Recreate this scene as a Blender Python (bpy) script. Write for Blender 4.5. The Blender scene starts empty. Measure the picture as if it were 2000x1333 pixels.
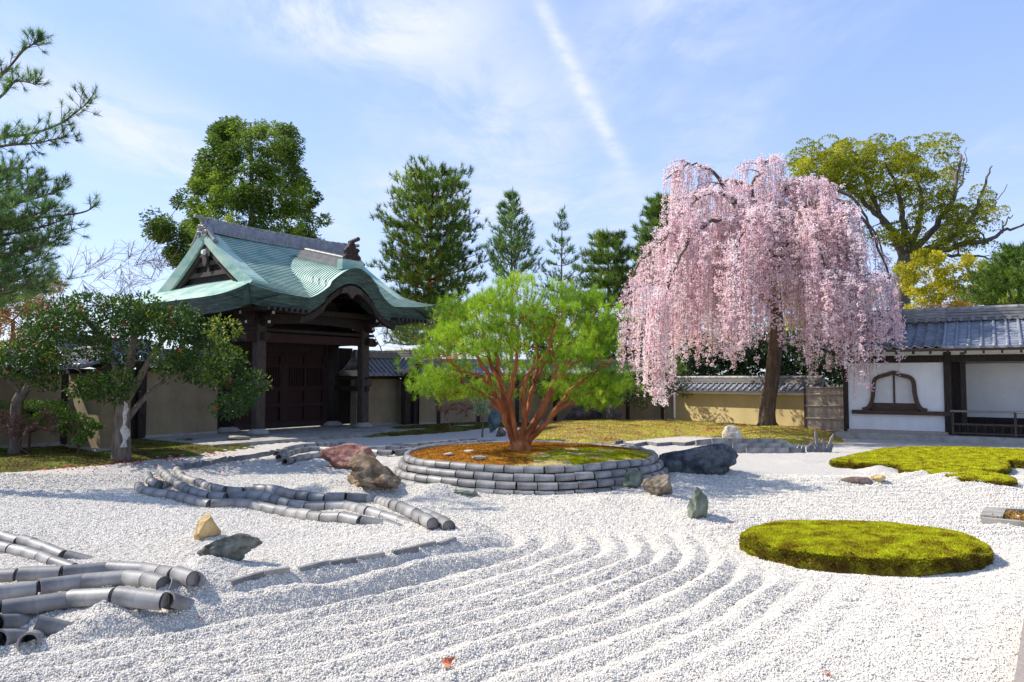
import bpy, bmesh, math, random
import numpy as np
from mathutils import Vector, Matrix, noise as mnoise
from mathutils.geometry import delaunay_2d_cdt

PI = math.pi
rad = math.radians
scn = bpy.context.scene
C = scn.collection

# ---------------------------------------------------------------- camera, sky, sun, exposure
EYE, FPX, HZ = 2.0, 1450.0, 740.0            # eye height, focal length and horizon in the photograph's pixels
PITCH = math.atan((HZ - 666.5) / FPX)
cam_d = bpy.data.cameras.new('camera'); cam = bpy.data.objects.new('camera', cam_d); C.objects.link(cam)
cam.location = (0, 0, EYE); cam.rotation_euler = (PI / 2 + PITCH, 0, 0)
cam_d.sensor_width = 36; cam_d.lens = FPX / 2000 * 36; cam_d.clip_start = 0.1; cam_d.clip_end = 2000
scn.camera = cam

SUN_AZ = Vector((-0.955, 0.295)).normalized()  # horizontal direction towards the sun
SUN_EL = rad(43)
sun_d = bpy.data.lights.new('sun', 'SUN'); sun = bpy.data.objects.new('sun', sun_d); C.objects.link(sun)
sun_d.energy = 4.9; sun_d.angle = rad(0.53); sun_d.color = (1.0, 0.94, 0.84)
to_sun = Vector((SUN_AZ.x * math.cos(SUN_EL), SUN_AZ.y * math.cos(SUN_EL), math.sin(SUN_EL)))
sun.rotation_euler = to_sun.to_track_quat('Z', 'Y').to_euler()
sun.location = (-30, 20, 40)

world = bpy.data.worlds.new('World'); scn.world = world; world.use_nodes = True
wn, wl = world.node_tree.nodes, world.node_tree.links
wn.clear()
def wnode(t, **kw):
    n = wn.new(t)
    for k, v in kw.items(): setattr(n, k, v)
    return n
def wmath(op, a, b=None, c=None, clamp=False):
    n = wn.new('ShaderNodeMath'); n.operation = op; n.use_clamp = clamp
    for i, v in enumerate((a, b, c)):
        if v is None: continue
        if isinstance(v, (int, float)): n.inputs[i].default_value = v
        else: wl.new(v, n.inputs[i])
    return n.outputs[0]
sky = wnode('ShaderNodeTexSky', sky_type='NISHITA', sun_disc=False)
sky.sun_elevation = SUN_EL; sky.sun_rotation = math.atan2(SUN_AZ.x, SUN_AZ.y)
sky.air_density = 1.0; sky.dust_density = 0.25; sky.ozone_density = 2.2; sky.altitude = 50
geo = wnode('ShaderNodeTexCoord'); sep = wnode('ShaderNodeSeparateXYZ'); wl.new(geo.outputs['Generated'], sep.inputs[0])
X, Y, Z = sep.outputs
zc = wmath('MAXIMUM', Z, 0.03)
A, B = wmath('DIVIDE', X, zc), wmath('DIVIDE', Y, zc)       # where the ray meets a cloud layer at height 1
def layer_noise(sx, sy, rot, scale, detail, rough, off=0.0, dist=0.0):
    cmb = wnode('ShaderNodeCombineXYZ'); wl.new(A, cmb.inputs[0]); wl.new(B, cmb.inputs[1]); cmb.inputs[2].default_value = off
    mp = wnode('ShaderNodeMapping'); mp.inputs['Rotation'].default_value = (0, 0, rot); mp.inputs['Scale'].default_value = (sx, sy, 1)
    wl.new(cmb.outputs[0], mp.inputs['Vector'])
    n = wnode('ShaderNodeTexNoise'); n.inputs['Scale'].default_value = scale; n.inputs['Detail'].default_value = detail
    n.inputs['Roughness'].default_value = rough; n.inputs['Distortion'].default_value = dist
    wl.new(mp.outputs[0], n.inputs['Vector']); return n.outputs['Fac']
def sstep(v, a, b):
    n = wnode('ShaderNodeMapRange', interpolation_type='SMOOTHSTEP'); wl.new(v, n.inputs['Value'])
    n.inputs['From Min'].default_value = a; n.inputs['From Max'].default_value = b; return n.outputs['Result']
def blob(a0, b0, ra, rb):
    da = wmath('DIVIDE', wmath('SUBTRACT', A, a0), ra); db = wmath('DIVIDE', wmath('SUBTRACT', B, b0), rb)
    q = wmath('ADD', wmath('MULTIPLY', da, da), wmath('MULTIPLY', db, db))
    return wmath('EXPONENT', wmath('MULTIPLY', q, -1.0))
n1 = layer_noise(1.0, 0.30, 0.10, 1.5, 8, 0.60, 3.1, 0.4)     # long streaks of cirrus
n2 = layer_noise(1.0, 0.8, -0.3, 4.0, 8, 0.62, 7.7, 0.3)
wisps = wmath('MULTIPLY', sstep(n1, 0.42, 0.76), sstep(n2, 0.20, 0.66))
patch = wmath('ADD', wmath('MULTIPLY', blob(-0.42, 2.0, 0.36, 0.34), 1.00), wmath('MULTIPLY', blob(-0.10, 2.75, 0.30, 0.60), 0.5))
patch = wmath('ADD', patch, wmath('MULTIPLY', blob(0.50, 2.02, 0.20, 0.30), 0.50))
patch = wmath('ADD', patch, wmath('MULTIPLY', blob(-1.55, 3.1, 0.34, 0.95), 0.7))
patch = wmath('ADD', patch, wmath('MULTIPLY', blob(0.1, 4.4, 1.0, 0.9), 0.60))
pn = wmath('MULTIPLY', patch, wmath('ADD', 0.12, wmath('MULTIPLY', sstep(layer_noise(1.0, .55, .25, 2.2, 9, .66, 5.2, .5), 0.34, 0.66), 1.0)))
line = wmath('SUBTRACT', A, wmath('ADD', 0.085, wmath('MULTIPLY', wmath('SUBTRACT', B, 1.96), 0.292)))
wob = wmath('MULTIPLY', wmath('SUBTRACT', n2, 0.5), 0.05)
tw = wmath('DIVIDE', wmath('ABSOLUTE', wmath('ADD', line, wob)), wmath('MULTIPLY', B, 0.0125))
trail = wmath('EXPONENT', wmath('MULTIPLY', wmath('MULTIPLY', tw, tw), -1.0))
fade = wmath('MULTIPLY', sstep(B, 4.3, 2.6), wmath('ADD', 0.35, wmath('MULTIPLY', sstep(layer_noise(1, 1, 0, 9, 6, .6, 1.2), 0.3, 0.68), 0.65)))
front = sstep(Y, 0.0, 0.2)
trail = wmath('MULTIPLY', wmath('MULTIPLY', trail, fade), 1.0)
cl = wmath('ADD', wmath('MULTIPLY', wisps, 0.45), wmath('MULTIPLY', pn, 1.15))
cl = wmath('MAXIMUM', cl, 0.0)
cl = wmath('SUBTRACT', 1.0, wmath('MULTIPLY', wmath('SUBTRACT', 1.0, wmath('MINIMUM', cl, 1.0)), wmath('SUBTRACT', 1.0, wmath('MULTIPLY', trail, front))))
veil = wmath('MAXIMUM', wmath('MULTIPLY', sstep(Z, 0.55, 0.02), 0.30), 0.0)      # pale air low over the horizon
cl = wmath('ADD', wmath('MULTIPLY', cl, wmath('SUBTRACT', 1.0, veil)), veil)
cl = wmath('MULTIPLY', cl, 0.92, clamp=True)
SKY_S = 0.10
mix = wnode('ShaderNodeMix', data_type='RGBA'); wl.new(cl, mix.inputs['Factor'])
gain = wnode('ShaderNodeMix', data_type='RGBA', blend_type='MULTIPLY'); gain.inputs['Factor'].default_value = 1
wl.new(sky.outputs[0], gain.inputs['A']); gain.inputs['B'].default_value = (1.50, 1.42, 1.66, 1)
thin = wnode('ShaderNodeMix', data_type='RGBA'); thin.inputs['Factor'].default_value = 0.5            # thin even cirrostratus
wl.new(gain.outputs['Result'], thin.inputs['A']); thin.inputs['B'].default_value = (2.6, 4.0, 6.9, 1)
wl.new(thin.outputs['Result'], mix.inputs['A']); mix.inputs['B'].default_value = (5.9, 6.25, 7.1, 1)
bg = wnode('ShaderNodeBackground'); bg.inputs['Strength'].default_value = SKY_S; wl.new(mix.outputs['Result'], bg.inputs['Color'])
wo = wnode('ShaderNodeOutputWorld'); wl.new(bg.outputs[0], wo.inputs['Surface'])

vs = scn.view_settings
vs.view_transform = 'Standard'; vs.look = 'None'; vs.gamma = 1; vs.use_curve_mapping = False
vs.exposure = 0.62
scn.cycles.max_bounces = 6; scn.cycles.diffuse_bounces = 3; scn.cycles.transmission_bounces = 3
scn.cycles.use_denoising = True

# ---------------------------------------------------------------- helpers
def gp(px, py, z=0.0):
    """the point at height z in the place that the photograph shows at pixel (px, py)"""
    u, v = (px - 1000) / FPX, (666.5 - py) / FPX
    d = Vector((u, math.cos(PITCH) - v * math.sin(PITCH), math.sin(PITCH) + v * math.cos(PITCH)))
    k = (z - EYE) / d.z
    return Vector((d.x * k, d.y * k, z))
def dp(px, py, D):
    """the point at distance D along y that the photograph shows at pixel (px, py)"""
    u, v = (px - 1000) / FPX, (666.5 - py) / FPX
    d = Vector((u, math.cos(PITCH) - v * math.sin(PITCH), math.sin(PITCH) + v * math.cos(PITCH)))
    k = D / d.y
    return Vector((d.x * k, D, EYE + d.z * k))

def _hash(ix, iy, iz, seed):
    h = (ix.astype(np.int64) * 374761393 + iy.astype(np.int64) * 668265263 + iz.astype(np.int64) * 2147483647 + seed * 974711) & 0x7fffffff
    h = ((h ^ (h >> 13)) * 1274126177) & 0x7fffffff
    return ((h ^ (h >> 16)) & 0xffff) / 65535.0
def vnoise(x, y, z=None, seed=0):
    x = np.asarray(x, float); y = np.asarray(y, float); z = np.zeros_like(x) if z is None else np.asarray(z, float)
    ix, iy, iz = np.floor(x), np.floor(y), np.floor(z)
    fx, fy, fz = x - ix, y - iy, z - iz
    fx, fy, fz = (f * f * (3 - 2 * f) for f in (fx, fy, fz))
    r = 0
    for a in (0, 1):
        for b in (0, 1):
            for c in (0, 1):
                w = (fx if a else 1 - fx) * (fy if b else 1 - fy) * (fz if c else 1 - fz)
                r = r + w * _hash(ix + a, iy + b, iz + c, seed)
    return r * 2 - 1
def fbm(x, y, z=None, seed=0, octv=4):
    r, a, f = 0, 0.5, 1.0
    for o in range(octv):
        r = r + a * vnoise(np.asarray(x) * f, np.asarray(y) * f, None if z is None else np.asarray(z) * f, seed + o)
        a *= 0.5; f *= 2.03
    return r
def smooth(x, a, b):
    t = np.clip((np.asarray(x, float) - a) / (b - a), 0, 1); return t * t * (3 - 2 * t)
def segdist(x, y, pts):
    """distance to a polyline, and the signed side (positive on the left of its direction)"""
    best = np.full(np.shape(x), 1e9); side = np.ones(np.shape(x))
    for (ax, ay), (bx, by) in zip(pts[:-1], pts[1:]):
        dx, dy = bx - ax, by - ay; L2 = dx * dx + dy * dy
        t = np.clip(((x - ax) * dx + (y - ay) * dy) / L2, 0, 1)
        qx, qy = x - ax - t * dx, y - ay - t * dy
        d = np.hypot(qx, qy); m = d < best - 1e-9
        best = np.where(m, d, best); side = np.where(m, np.sign(dx * qy - dy * qx), side)
    return best, side
def inside(x, y, poly):
    r = np.zeros(np.shape(x), bool); n = len(poly)
    for i in range(n):
        (ax, ay), (bx, by) = poly[i], poly[(i + 1) % n]
        if ay == by: continue
        r ^= ((ay > y) != (by > y)) & (x < (bx - ax) * (y - ay) / (by - ay) + ax)
    return r
def spline(pts, n=8, closed=False):
    P = [Vector(p) for p in pts]; m = len(P); out = []
    for i in range(m if closed else m - 1):
        g = (lambda k: P[k % m]) if closed else (lambda k: P[max(0, min(m - 1, k))])
        p0, p1, p2, p3 = g(i - 1), g(i), g(i + 1), g(i + 2)
        for j in range(n):
            t = j / n
            out.append(0.5 * ((2 * p1) + (p2 - p0) * t + (2 * p0 - 5 * p1 + 4 * p2 - p3) * t * t + (3 * p1 - p0 - 3 * p2 + p3) * t ** 3))
    if not closed: out.append(P[-1])
    return out

class MB:
    """collects geometry for ONE mesh object"""
    def __init__(self): self.v = []; self.n = 0; self.f = []; self.r = []; self.has_r = False
    def add(self, V, F, r=None):
        V = np.asarray(V, float).reshape(-1, 3); self.v.append(V)
        for a in (F if isinstance(F, list) and len(F) and isinstance(F[0], np.ndarray) else [F]):
            a = np.asarray(a, int)
            if a.ndim == 1: a = a.reshape(1, -1)
            if len(a): self.f.append(a + self.n)
        self.r.append(np.zeros(len(V)) if r is None else np.broadcast_to(np.asarray(r, float), (len(V),)))
        if r is not None: self.has_r = True
        self.n += len(V); return self
    def box(self, c, s, rot=None, top=None):
        x, y, z = (k / 2 for k in s); tx, ty = (1, 1) if top is None else top
        V = np.array([(-x, -y, -z), (x, -y, -z), (x, y, -z), (-x, y, -z), (-x * tx, -y * ty, z), (x * tx, -y * ty, z), (x * tx, y * ty, z), (-x * tx, y * ty, z)])
        if rot is not None: V = V @ np.array(rot.to_3x3()).T
        return self.add(V + np.array(c), np.array([(0, 3, 2, 1), (4, 5, 6, 7), (0, 1, 5, 4), (1, 2, 6, 5), (2, 3, 7, 6), (3, 0, 4, 7)]))
    def bar(self, a, b, w, h):
        a, b = Vector(a), Vector(b); d = b - a; q = d.to_track_quat('X', 'Z').to_matrix()
        return self.box((a + b) / 2, (d.length, w, h), q)
    def cbox(self, c, s, ch, rot=None):
        """box with its long vertical edges chamfered"""
        x, y, z = (k / 2 for k in s)
        o = [(-x + ch, -y), (x - ch, -y), (x, -y + ch), (x, y - ch), (x - ch, y), (-x + ch, y), (-x, y - ch), (-x, -y + ch)]
        V = np.array([(a, b, -z) for a, b in o] + [(a, b, z) for a, b in o])
        if rot is not None: V = V @ np.array(rot.to_3x3()).T
        V = V + np.array(c)
        F4 = np.array([(i, (i + 1) % 8, 8 + (i + 1) % 8, 8 + i) for i in range(8)])
        return self.add(V, [F4, np.array([list(range(8, 16))]), np.array([list(range(7, -1, -1))])])
    def tube(self, pts, rr, n=6, cap=True, r=None, flat=None):
        pts = [Vector(p) for p in pts]; m = len(pts)
        if isinstance(rr, (int, float)): rr = [rr] * m
        V = []; ref = None
        for i, p in enumerate(pts):
            t = (pts[min(i + 1, m - 1)] - pts[max(i - 1, 0)])
            t = t.normalized() if t.length > 1e-9 else Vector((0, 0, 1))
            if ref is None: ref = t.orthogonal().normalized()
            ref = (ref - t * ref.dot(t)); ref = ref.normalized() if ref.length > 1e-6 else t.orthogonal().normalized()
            b = t.cross(ref)
            for k in range(n):
                a = 2 * PI * k / n; V.append(p + (ref * math.cos(a) + b * math.sin(a)) * rr[i])
        F = [(i * n + k, i * n + (k + 1) % n, (i + 1) * n + (k + 1) % n, (i + 1) * n + k) for i in range(m - 1) for k in range(n)]
        fs = [np.array(F)]
        if cap: fs += [np.array([list(range(n - 1, -1, -1))]), np.array([list(range((m - 1) * n, m * n))])]
        return self.add([tuple(v) for v in V], fs, r)
    def lathe(self, c, prof, n=14):
        V = [(c[0] + r * math.cos(2 * PI * k / n), c[1] + r * math.sin(2 * PI * k / n), c[2] + z) for r, z in prof for k in range(n)]
        m = len(prof)
        F = [(i * n + k, i * n + (k + 1) % n, (i + 1) * n + (k + 1) % n, (i + 1) * n + k) for i in range(m - 1) for k in range(n)]
        return self.add(V, [np.array(F), np.array([list(range(n - 1, -1, -1))]), np.array([list(range((m - 1) * n, m * n))])])
    def grid(self, G, closed_u=False):
        """G: rows x cols x 3"""
        G = np.asarray(G, float); R, K = G.shape[:2]
        i, j = np.meshgrid(np.arange(R - 1), np.arange(K if closed_u else K - 1), indexing='ij')
        a = i * K + j; b = i * K + (j + 1) % K
        F = np.stack([a, b, b + K, a + K], -1).reshape(-1, 4)
        return self.add(G.reshape(-1, 3), F)
    def prism(self, outline, axis_vec, origin=(0, 0, 0), e1=(1, 0, 0), e2=(0, 0, 1)):
        """closed outline (a, b) in the plane e1, e2, pushed along axis_vec"""
        o, e1, e2, ax = Vector(origin), Vector(e1), Vector(e2), Vector(axis_vec); n = len(outline)
        A_ = [o + e1 * a + e2 * b for a, b in outline]; B_ = [p + ax for p in A_]
        F = np.array([(i, (i + 1) % n, n + (i + 1) % n, n + i) for i in range(n)])
        return self.add([tuple(p) for p in A_ + B_], [F, np.array([list(range(n - 1, -1, -1))]), np.array([list(range(n, 2 * n))])])
    def mesh(self, name, m, smooth_=False):
        me = bpy.data.meshes.new(name)
        V = np.concatenate(self.v) if self.v else np.zeros((0, 3))
        me.vertices.add(len(V)); me.vertices.foreach_set('co', V.astype(np.float32).ravel())
        li = np.concatenate([a.ravel() for a in self.f]); sz = np.concatenate([np.full(len(a), a.shape[1]) for a in self.f])
        me.loops.add(len(li)); me.loops.foreach_set('vertex_index', li.astype(np.int32))
        st = np.concatenate([[0], np.cumsum(sz)[:-1]])
        me.polygons.add(len(sz)); me.polygons.foreach_set('loop_start', st.astype(np.int32)); me.polygons.foreach_set('loop_total', sz.astype(np.int32))
        me.polygons.foreach_set('use_smooth', np.full(len(sz), bool(smooth_)))
        if self.has_r:
            at = me.attributes.new('rnd', 'FLOAT', 'POINT'); at.data.foreach_set('value', np.concatenate(self.r).astype(np.float32))
        me.update(calc_edges=True); me.validate()
        if m is not None: me.materials.append(m)
        return me
    def build(self, name, m, parent=None, smooth_=False):
        return obj(name, self.mesh(name, m, smooth_), parent)

def obj(name, me, parent=None):
    o = bpy.data.objects.new(name, me); C.objects.link(o)
    if parent is not None: o.parent = parent
    return o
def tag(o, label=None, cat=None, group=None, kind=None):
    if label: o['label'] = label
    if cat: o['category'] = cat
    if group: o['group'] = group
    if kind: o['kind'] = kind
    return o
def thing(name, label, cat, loc=(0, 0, 0), rz=0.0, group=None):
    o = bpy.data.objects.new(name, None); C.objects.link(o); o.location = loc; o.rotation_euler = (0, 0, rz); o.empty_display_size = 0.2
    return tag(o, label, cat, group)
def inst(name, me, parent, loc=(0, 0, 0), rot=None, sc=None):
    o = obj(name, me, parent); o.location = loc
    if rot is not None: o.rotation_euler = rot
    if sc is not None: o.scale = sc
    return o

# ---------------------------------------------------------------- materials
def mat(name, cols, rough=0.8, scale=4.0, bump=0.0, bscale=30.0, spec=0.4, stretch=(1, 1, 1), rnd=0.0, detail=6, ramp=(0.3, 0.7), metal=0.0, bdist=0.02, coords='Object', voro=0.0, vscale=50, leaf=False, trans=0.3, attr=0.0, crack=0.0, stain=0.0):
    """noise-coloured material; rnd: brightness change per object; leaf: thin, light comes through"""
    m = bpy.data.materials.new(name); m.use_nodes = True; N, L = m.node_tree.nodes, m.node_tree.links; N.clear()
    out = N.new('ShaderNodeOutputMaterial'); tc = N.new('ShaderNodeTexCoord'); mp = N.new('ShaderNodeMapping')
    mp.inputs['Scale'].default_value = stretch; L.new(tc.outputs[coords], mp.inputs['Vector'])
    nz = N.new('ShaderNodeTexNoise'); nz.inputs['Scale'].default_value = scale; nz.inputs['Detail'].default_value = detail; nz.inputs['Roughness'].default_value = 0.62
    L.new(mp.outputs[0], nz.inputs['Vector'])
    fac = nz.outputs['Fac']
    cr = N.new('ShaderNodeValToRGB'); el = cr.color_ramp.elements
    k = len(cols); pos = [ramp[0] + (ramp[1] - ramp[0]) * i / max(1, k - 1) for i in range(k)]
    el[0].position, el[0].color = pos[0], (*cols[0], 1); el[1].position, el[1].color = pos[-1], (*cols[-1], 1)
    for i in range(1, k - 1): e = el.new(pos[i]); e.color = (*cols[i], 1)
    if attr:
        at = N.new('ShaderNodeAttribute'); at.attribute_name = 'rnd'
        ad = N.new('ShaderNodeMath'); ad.operation = 'MULTIPLY_ADD'; L.new(at.outputs['Fac'], ad.inputs[0]); ad.inputs[1].default_value = attr
        L.new(fac, ad.inputs[2]); fac = ad.outputs[0]
    L.new(fac, cr.inputs['Fac']); col = cr.outputs['Color']
    if rnd:
        oi = N.new('ShaderNodeObjectInfo'); mr = N.new('ShaderNodeMapRange'); L.new(oi.outputs['Random'], mr.inputs['Value'])
        mr.inputs['To Min'].default_value = 1 - rnd; mr.inputs['To Max'].default_value = 1 + rnd
        hs = N.new('ShaderNodeHueSaturation'); L.new(mr.outputs[0], hs.inputs['Value']); L.new(col, hs.inputs['Color']); col = hs.outputs['Color']
    if crack:                                                             # dark fissures between irregular cells
        vd = N.new('ShaderNodeTexVoronoi'); vd.feature = 'DISTANCE_TO_EDGE'; vd.inputs['Scale'].default_value = crack
        wp = N.new('ShaderNodeTexNoise'); wp.inputs['Scale'].default_value = 3.0; wp.inputs['Detail'].default_value = 4
        vm = N.new('ShaderNodeVectorMath'); vm.operation = 'MULTIPLY_ADD'; L.new(wp.outputs['Color'], vm.inputs[0]); vm.inputs[1].default_value = (.5, .5, .5); L.new(mp.outputs[0], vm.inputs[2])
        L.new(mp.outputs[0], wp.inputs['Vector']); L.new(vm.outputs[0], vd.inputs['Vector'])
        cm = N.new('ShaderNodeMapRange'); L.new(vd.outputs['Distance'], cm.inputs['Value']); cm.inputs['From Max'].default_value = .03; cm.inputs['To Min'].default_value = .55
        mc = N.new('ShaderNodeMix'); mc.data_type = 'RGBA'; mc.blend_type = 'MULTIPLY'; mc.inputs['Factor'].default_value = 1; L.new(col, mc.inputs['A']); L.new(cm.outputs[0], mc.inputs['B']); col = mc.outputs['Result']
    if stain:                                                             # broad weather stains
        sn = N.new('ShaderNodeTexNoise'); sn.inputs['Scale'].default_value = .9; sn.inputs['Detail'].default_value = 7; sn.inputs['Roughness'].default_value = .7
        sp = N.new('ShaderNodeMapping'); sp.inputs['Scale'].default_value = (1.6, 1.6, .7); L.new(tc.outputs[coords], sp.inputs['Vector']); L.new(sp.outputs[0], sn.inputs['Vector'])
        sr = N.new('ShaderNodeMapRange'); L.new(sn.outputs['Fac'], sr.inputs['Value']); sr.inputs['From Min'].default_value = .38; sr.inputs['From Max'].default_value = .62; sr.inputs['To Min'].default_value = 1 - stain
        mc = N.new('ShaderNodeMix'); mc.data_type = 'RGBA'; mc.blend_type = 'MULTIPLY'; mc.inputs['Factor'].default_value = 1; L.new(col, mc.inputs['A']); L.new(sr.outputs[0], mc.inputs['B']); col = mc.outputs['Result']
    nrm = None
    if bump:
        bn = N.new('ShaderNodeTexNoise'); bn.inputs['Scale'].default_value = bscale; bn.inputs['Detail'].default_value = 5; bn.inputs['Roughness'].default_value = 0.65
        L.new(mp.outputs[0], bn.inputs['Vector']); h = bn.outputs['Fac']
        if voro:
            vo = N.new('ShaderNodeTexVoronoi'); vo.inputs['Scale'].default_value = vscale; L.new(mp.outputs[0], vo.inputs['Vector'])
            mm = N.new('ShaderNodeMath'); mm.operation = 'MULTIPLY_ADD'; L.new(vo.outputs['Distance'], mm.inputs[0]); mm.inputs[1].default_value = -voro; L.new(h, mm.inputs[2]); h = mm.outputs[0]
        bp = N.new('ShaderNodeBump'); bp.inputs['Strength'].default_value = bump; bp.inputs['Distance'].default_value = bdist
        L.new(h, bp.inputs['Height']); nrm = bp.outputs[0]
    pb = N.new('ShaderNodeBsdfPrincipled'); pb.inputs['Roughness'].default_value = rough; pb.inputs['Specular IOR Level'].default_value = spec; pb.inputs['Metallic'].default_value = metal
    L.new(col, pb.inputs['Base Color'])
    if nrm is not None: L.new(nrm, pb.inputs['Normal'])
    sh = pb.outputs[0]
    if leaf:
        tr = N.new('ShaderNodeBsdfTranslucent'); L.new(col, tr.inputs['Color'])
        mx = N.new('ShaderNodeMixShader'); mx.inputs[0].default_value = trans; L.new(sh, mx.inputs[1]); L.new(tr.outputs[0], mx.inputs[2]); sh = mx.outputs[0]
    L.new(sh, out.inputs['Surface'])
    return m

M = {}
M['gravel'] = mat('white_gravel', [(.40, .36, .31), (.54, .505, .455), (.63, .60, .55)], .85, 60, .9, 45, .25, bdist=.018, voro=1.2, vscale=55, ramp=(.25, .75))
M['pebble'] = mat('pebble', [(.42, .355, .275), (.63, .57, .48), (.74, .69, .605)], .8, 3, 0, spec=.25, rnd=.30, ramp=(.2, .6))
M['soil'] = mat('soil', [(.05, .04, .03), (.10, .08, .055)], .95, 3, .5, 25)
M['tile'] = mat('grey_tile', [(.15, .145, .142), (.25, .24, .23), (.36, .34, .315)], .5, 4, .25, 40, .4, rnd=.24, bdist=.008, stain=.35, detail=9)
M['neck'] = mat('tile_joint', [(.018, .017, .016), (.045, .042, .04)], .9, 30)
M['tile_in'] = mat('tile_hollow', [(.03, .03, .03), (.05, .05, .05)], .9, 5)
M['tile_dark'] = mat('dark_tile', [(.12, .12, .13), (.20, .20, .21)], .45, 5, .15, 60, .4, rnd=.2, bdist=.006)
M['slate'] = mat('slate', [(.10, .10, .105), (.22, .215, .21)], .7, 8, .3, 40, rnd=.2, bdist=.008)
M['rooftile'] = mat('roof_tile', [(.13, .14, .17), (.20, .215, .25), (.28, .29, .32)], .36, 3.5, .15, 40, .5, rnd=.08, bdist=.008)
M['rooftile_warm'] = mat('ridge_tile', [(.17, .165, .16), (.27, .26, .25)], .5, 4, .2, 40, rnd=.1, bdist=.008)
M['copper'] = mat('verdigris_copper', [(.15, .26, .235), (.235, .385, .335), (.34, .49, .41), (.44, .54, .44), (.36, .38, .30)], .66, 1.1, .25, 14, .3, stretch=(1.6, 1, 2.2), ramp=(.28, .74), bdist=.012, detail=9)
M['copper_step_shade'] = mat('copper_step_shade', [(.07, .12, .10), (.13, .21, .18)], .7, 3)  # darker copper that paints in the shade line under each roof course
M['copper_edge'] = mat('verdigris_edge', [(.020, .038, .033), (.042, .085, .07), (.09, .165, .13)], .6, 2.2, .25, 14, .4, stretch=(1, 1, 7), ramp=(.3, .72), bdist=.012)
M['wood'] = mat('dark_old_wood', [(.014, .010, .008), (.030, .022, .018), (.055, .042, .034)], .75, 5, .3, 22, .25, stretch=(6, 6, .8), rnd=.15, bdist=.01)
M['wood_red'] = mat('red_brown_wood', [(.022, .010, .008), (.046, .02, .016)], .75, 6, .3, 22, .25, stretch=(6, 6, .8), rnd=.15, bdist=.01)
M['wood_grey'] = mat('weathered_post', [(.035, .026, .022), (.066, .05, .042), (.11, .085, .07)], .8, 5, .3, 22, .25, stretch=(9, 9, .7), rnd=.1, bdist=.01)
M['brown'] = mat('brown_wood', [(.04, .02, .012), (.09, .05, .03)], .65, 5, .25, 30, stretch=(1, 1, 6), rnd=.1, bdist=.006)
M['bamboo'] = mat('bamboo', [(.26, .21, .17), (.40, .34, .28)], .6, 6, .2, 30, stretch=(6, 6, 1), rnd=.15, bdist=.004)
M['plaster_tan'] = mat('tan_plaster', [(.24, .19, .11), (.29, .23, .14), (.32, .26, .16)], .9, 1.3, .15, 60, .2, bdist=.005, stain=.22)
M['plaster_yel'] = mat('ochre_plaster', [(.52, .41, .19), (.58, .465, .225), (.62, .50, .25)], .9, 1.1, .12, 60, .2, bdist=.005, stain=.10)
M['plaster_white'] = mat('white_plaster', [(.70, .70, .69), (.78, .775, .765)], .85, 2, .08, 60, .25, bdist=.004, stain=.09)
M['paper'] = mat('paper_screen', [(.58, .57, .55), (.66, .65, .63)], .9, 3)
M['white_end'] = mat('white_painted_end', [(.72, .71, .68), (.78, .77, .74)], .7, 5)
M['stone'] = mat('pale_stone', [(.20, .19, .165), (.31, .295, .26), (.38, .36, .32)], .88, 4, .35, 30, .25, rnd=.12, bdist=.012)
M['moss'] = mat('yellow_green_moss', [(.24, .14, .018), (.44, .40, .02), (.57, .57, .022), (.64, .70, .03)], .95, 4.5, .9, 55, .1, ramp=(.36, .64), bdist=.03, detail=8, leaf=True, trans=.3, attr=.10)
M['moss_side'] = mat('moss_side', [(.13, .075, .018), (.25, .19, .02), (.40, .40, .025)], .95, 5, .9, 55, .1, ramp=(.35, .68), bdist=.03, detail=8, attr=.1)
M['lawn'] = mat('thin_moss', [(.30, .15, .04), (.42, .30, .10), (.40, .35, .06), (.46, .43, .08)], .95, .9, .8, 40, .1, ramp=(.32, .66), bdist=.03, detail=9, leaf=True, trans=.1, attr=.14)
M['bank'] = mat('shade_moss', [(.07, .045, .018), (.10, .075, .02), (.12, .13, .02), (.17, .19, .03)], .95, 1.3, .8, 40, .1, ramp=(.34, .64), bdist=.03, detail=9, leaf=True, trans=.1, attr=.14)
M['rust_moss'] = mat('rust_moss', [(.19, .075, .012), (.37, .15, .018), (.50, .25, .03)], .95, 4, .8, 45, .1, ramp=(.32, .66), bdist=.03, detail=8, leaf=True, trans=.12, attr=.14)
M['sod'] = mat('pale_sod', [(.38, .29, .11), (.50, .41, .18)], .95, 6, .6, 45, .1, ramp=(.32, .66), bdist=.02)
M['bark_red'] = mat('red_bark', [(.15, .05, .022), (.33, .11, .042), (.46, .17, .07)], .85, 6, .5, 25, .2, stretch=(1, 1, .35), bdist=.02)
M['bark'] = mat('grey_brown_bark', [(.06, .045, .032), (.12, .09, .065), (.20, .155, .115)], .9, 5, .7, 22, .2, stretch=(2, 2, .45), bdist=.03)
M['bark_pale'] = mat('pale_bark', [(.07, .055, .042), (.14, .115, .09), (.22, .19, .155)], .9, 5, .5, 22, .2, stretch=(2, 2, .6), bdist=.02)
M['lichen'] = mat('white_lichen', [(.30, .28, .26), (.50, .48, .45), (.60, .585, .56)], .9, 14, .4, 40)
M['twig'] = mat('bare_twig', [(.11, .055, .045), (.20, .105, .085)], .9, 5)
M['twig_red'] = mat('russet_twig', [(.22, .10, .06), (.36, .18, .11)], .9, 5, leaf=True, trans=.2)

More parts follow.
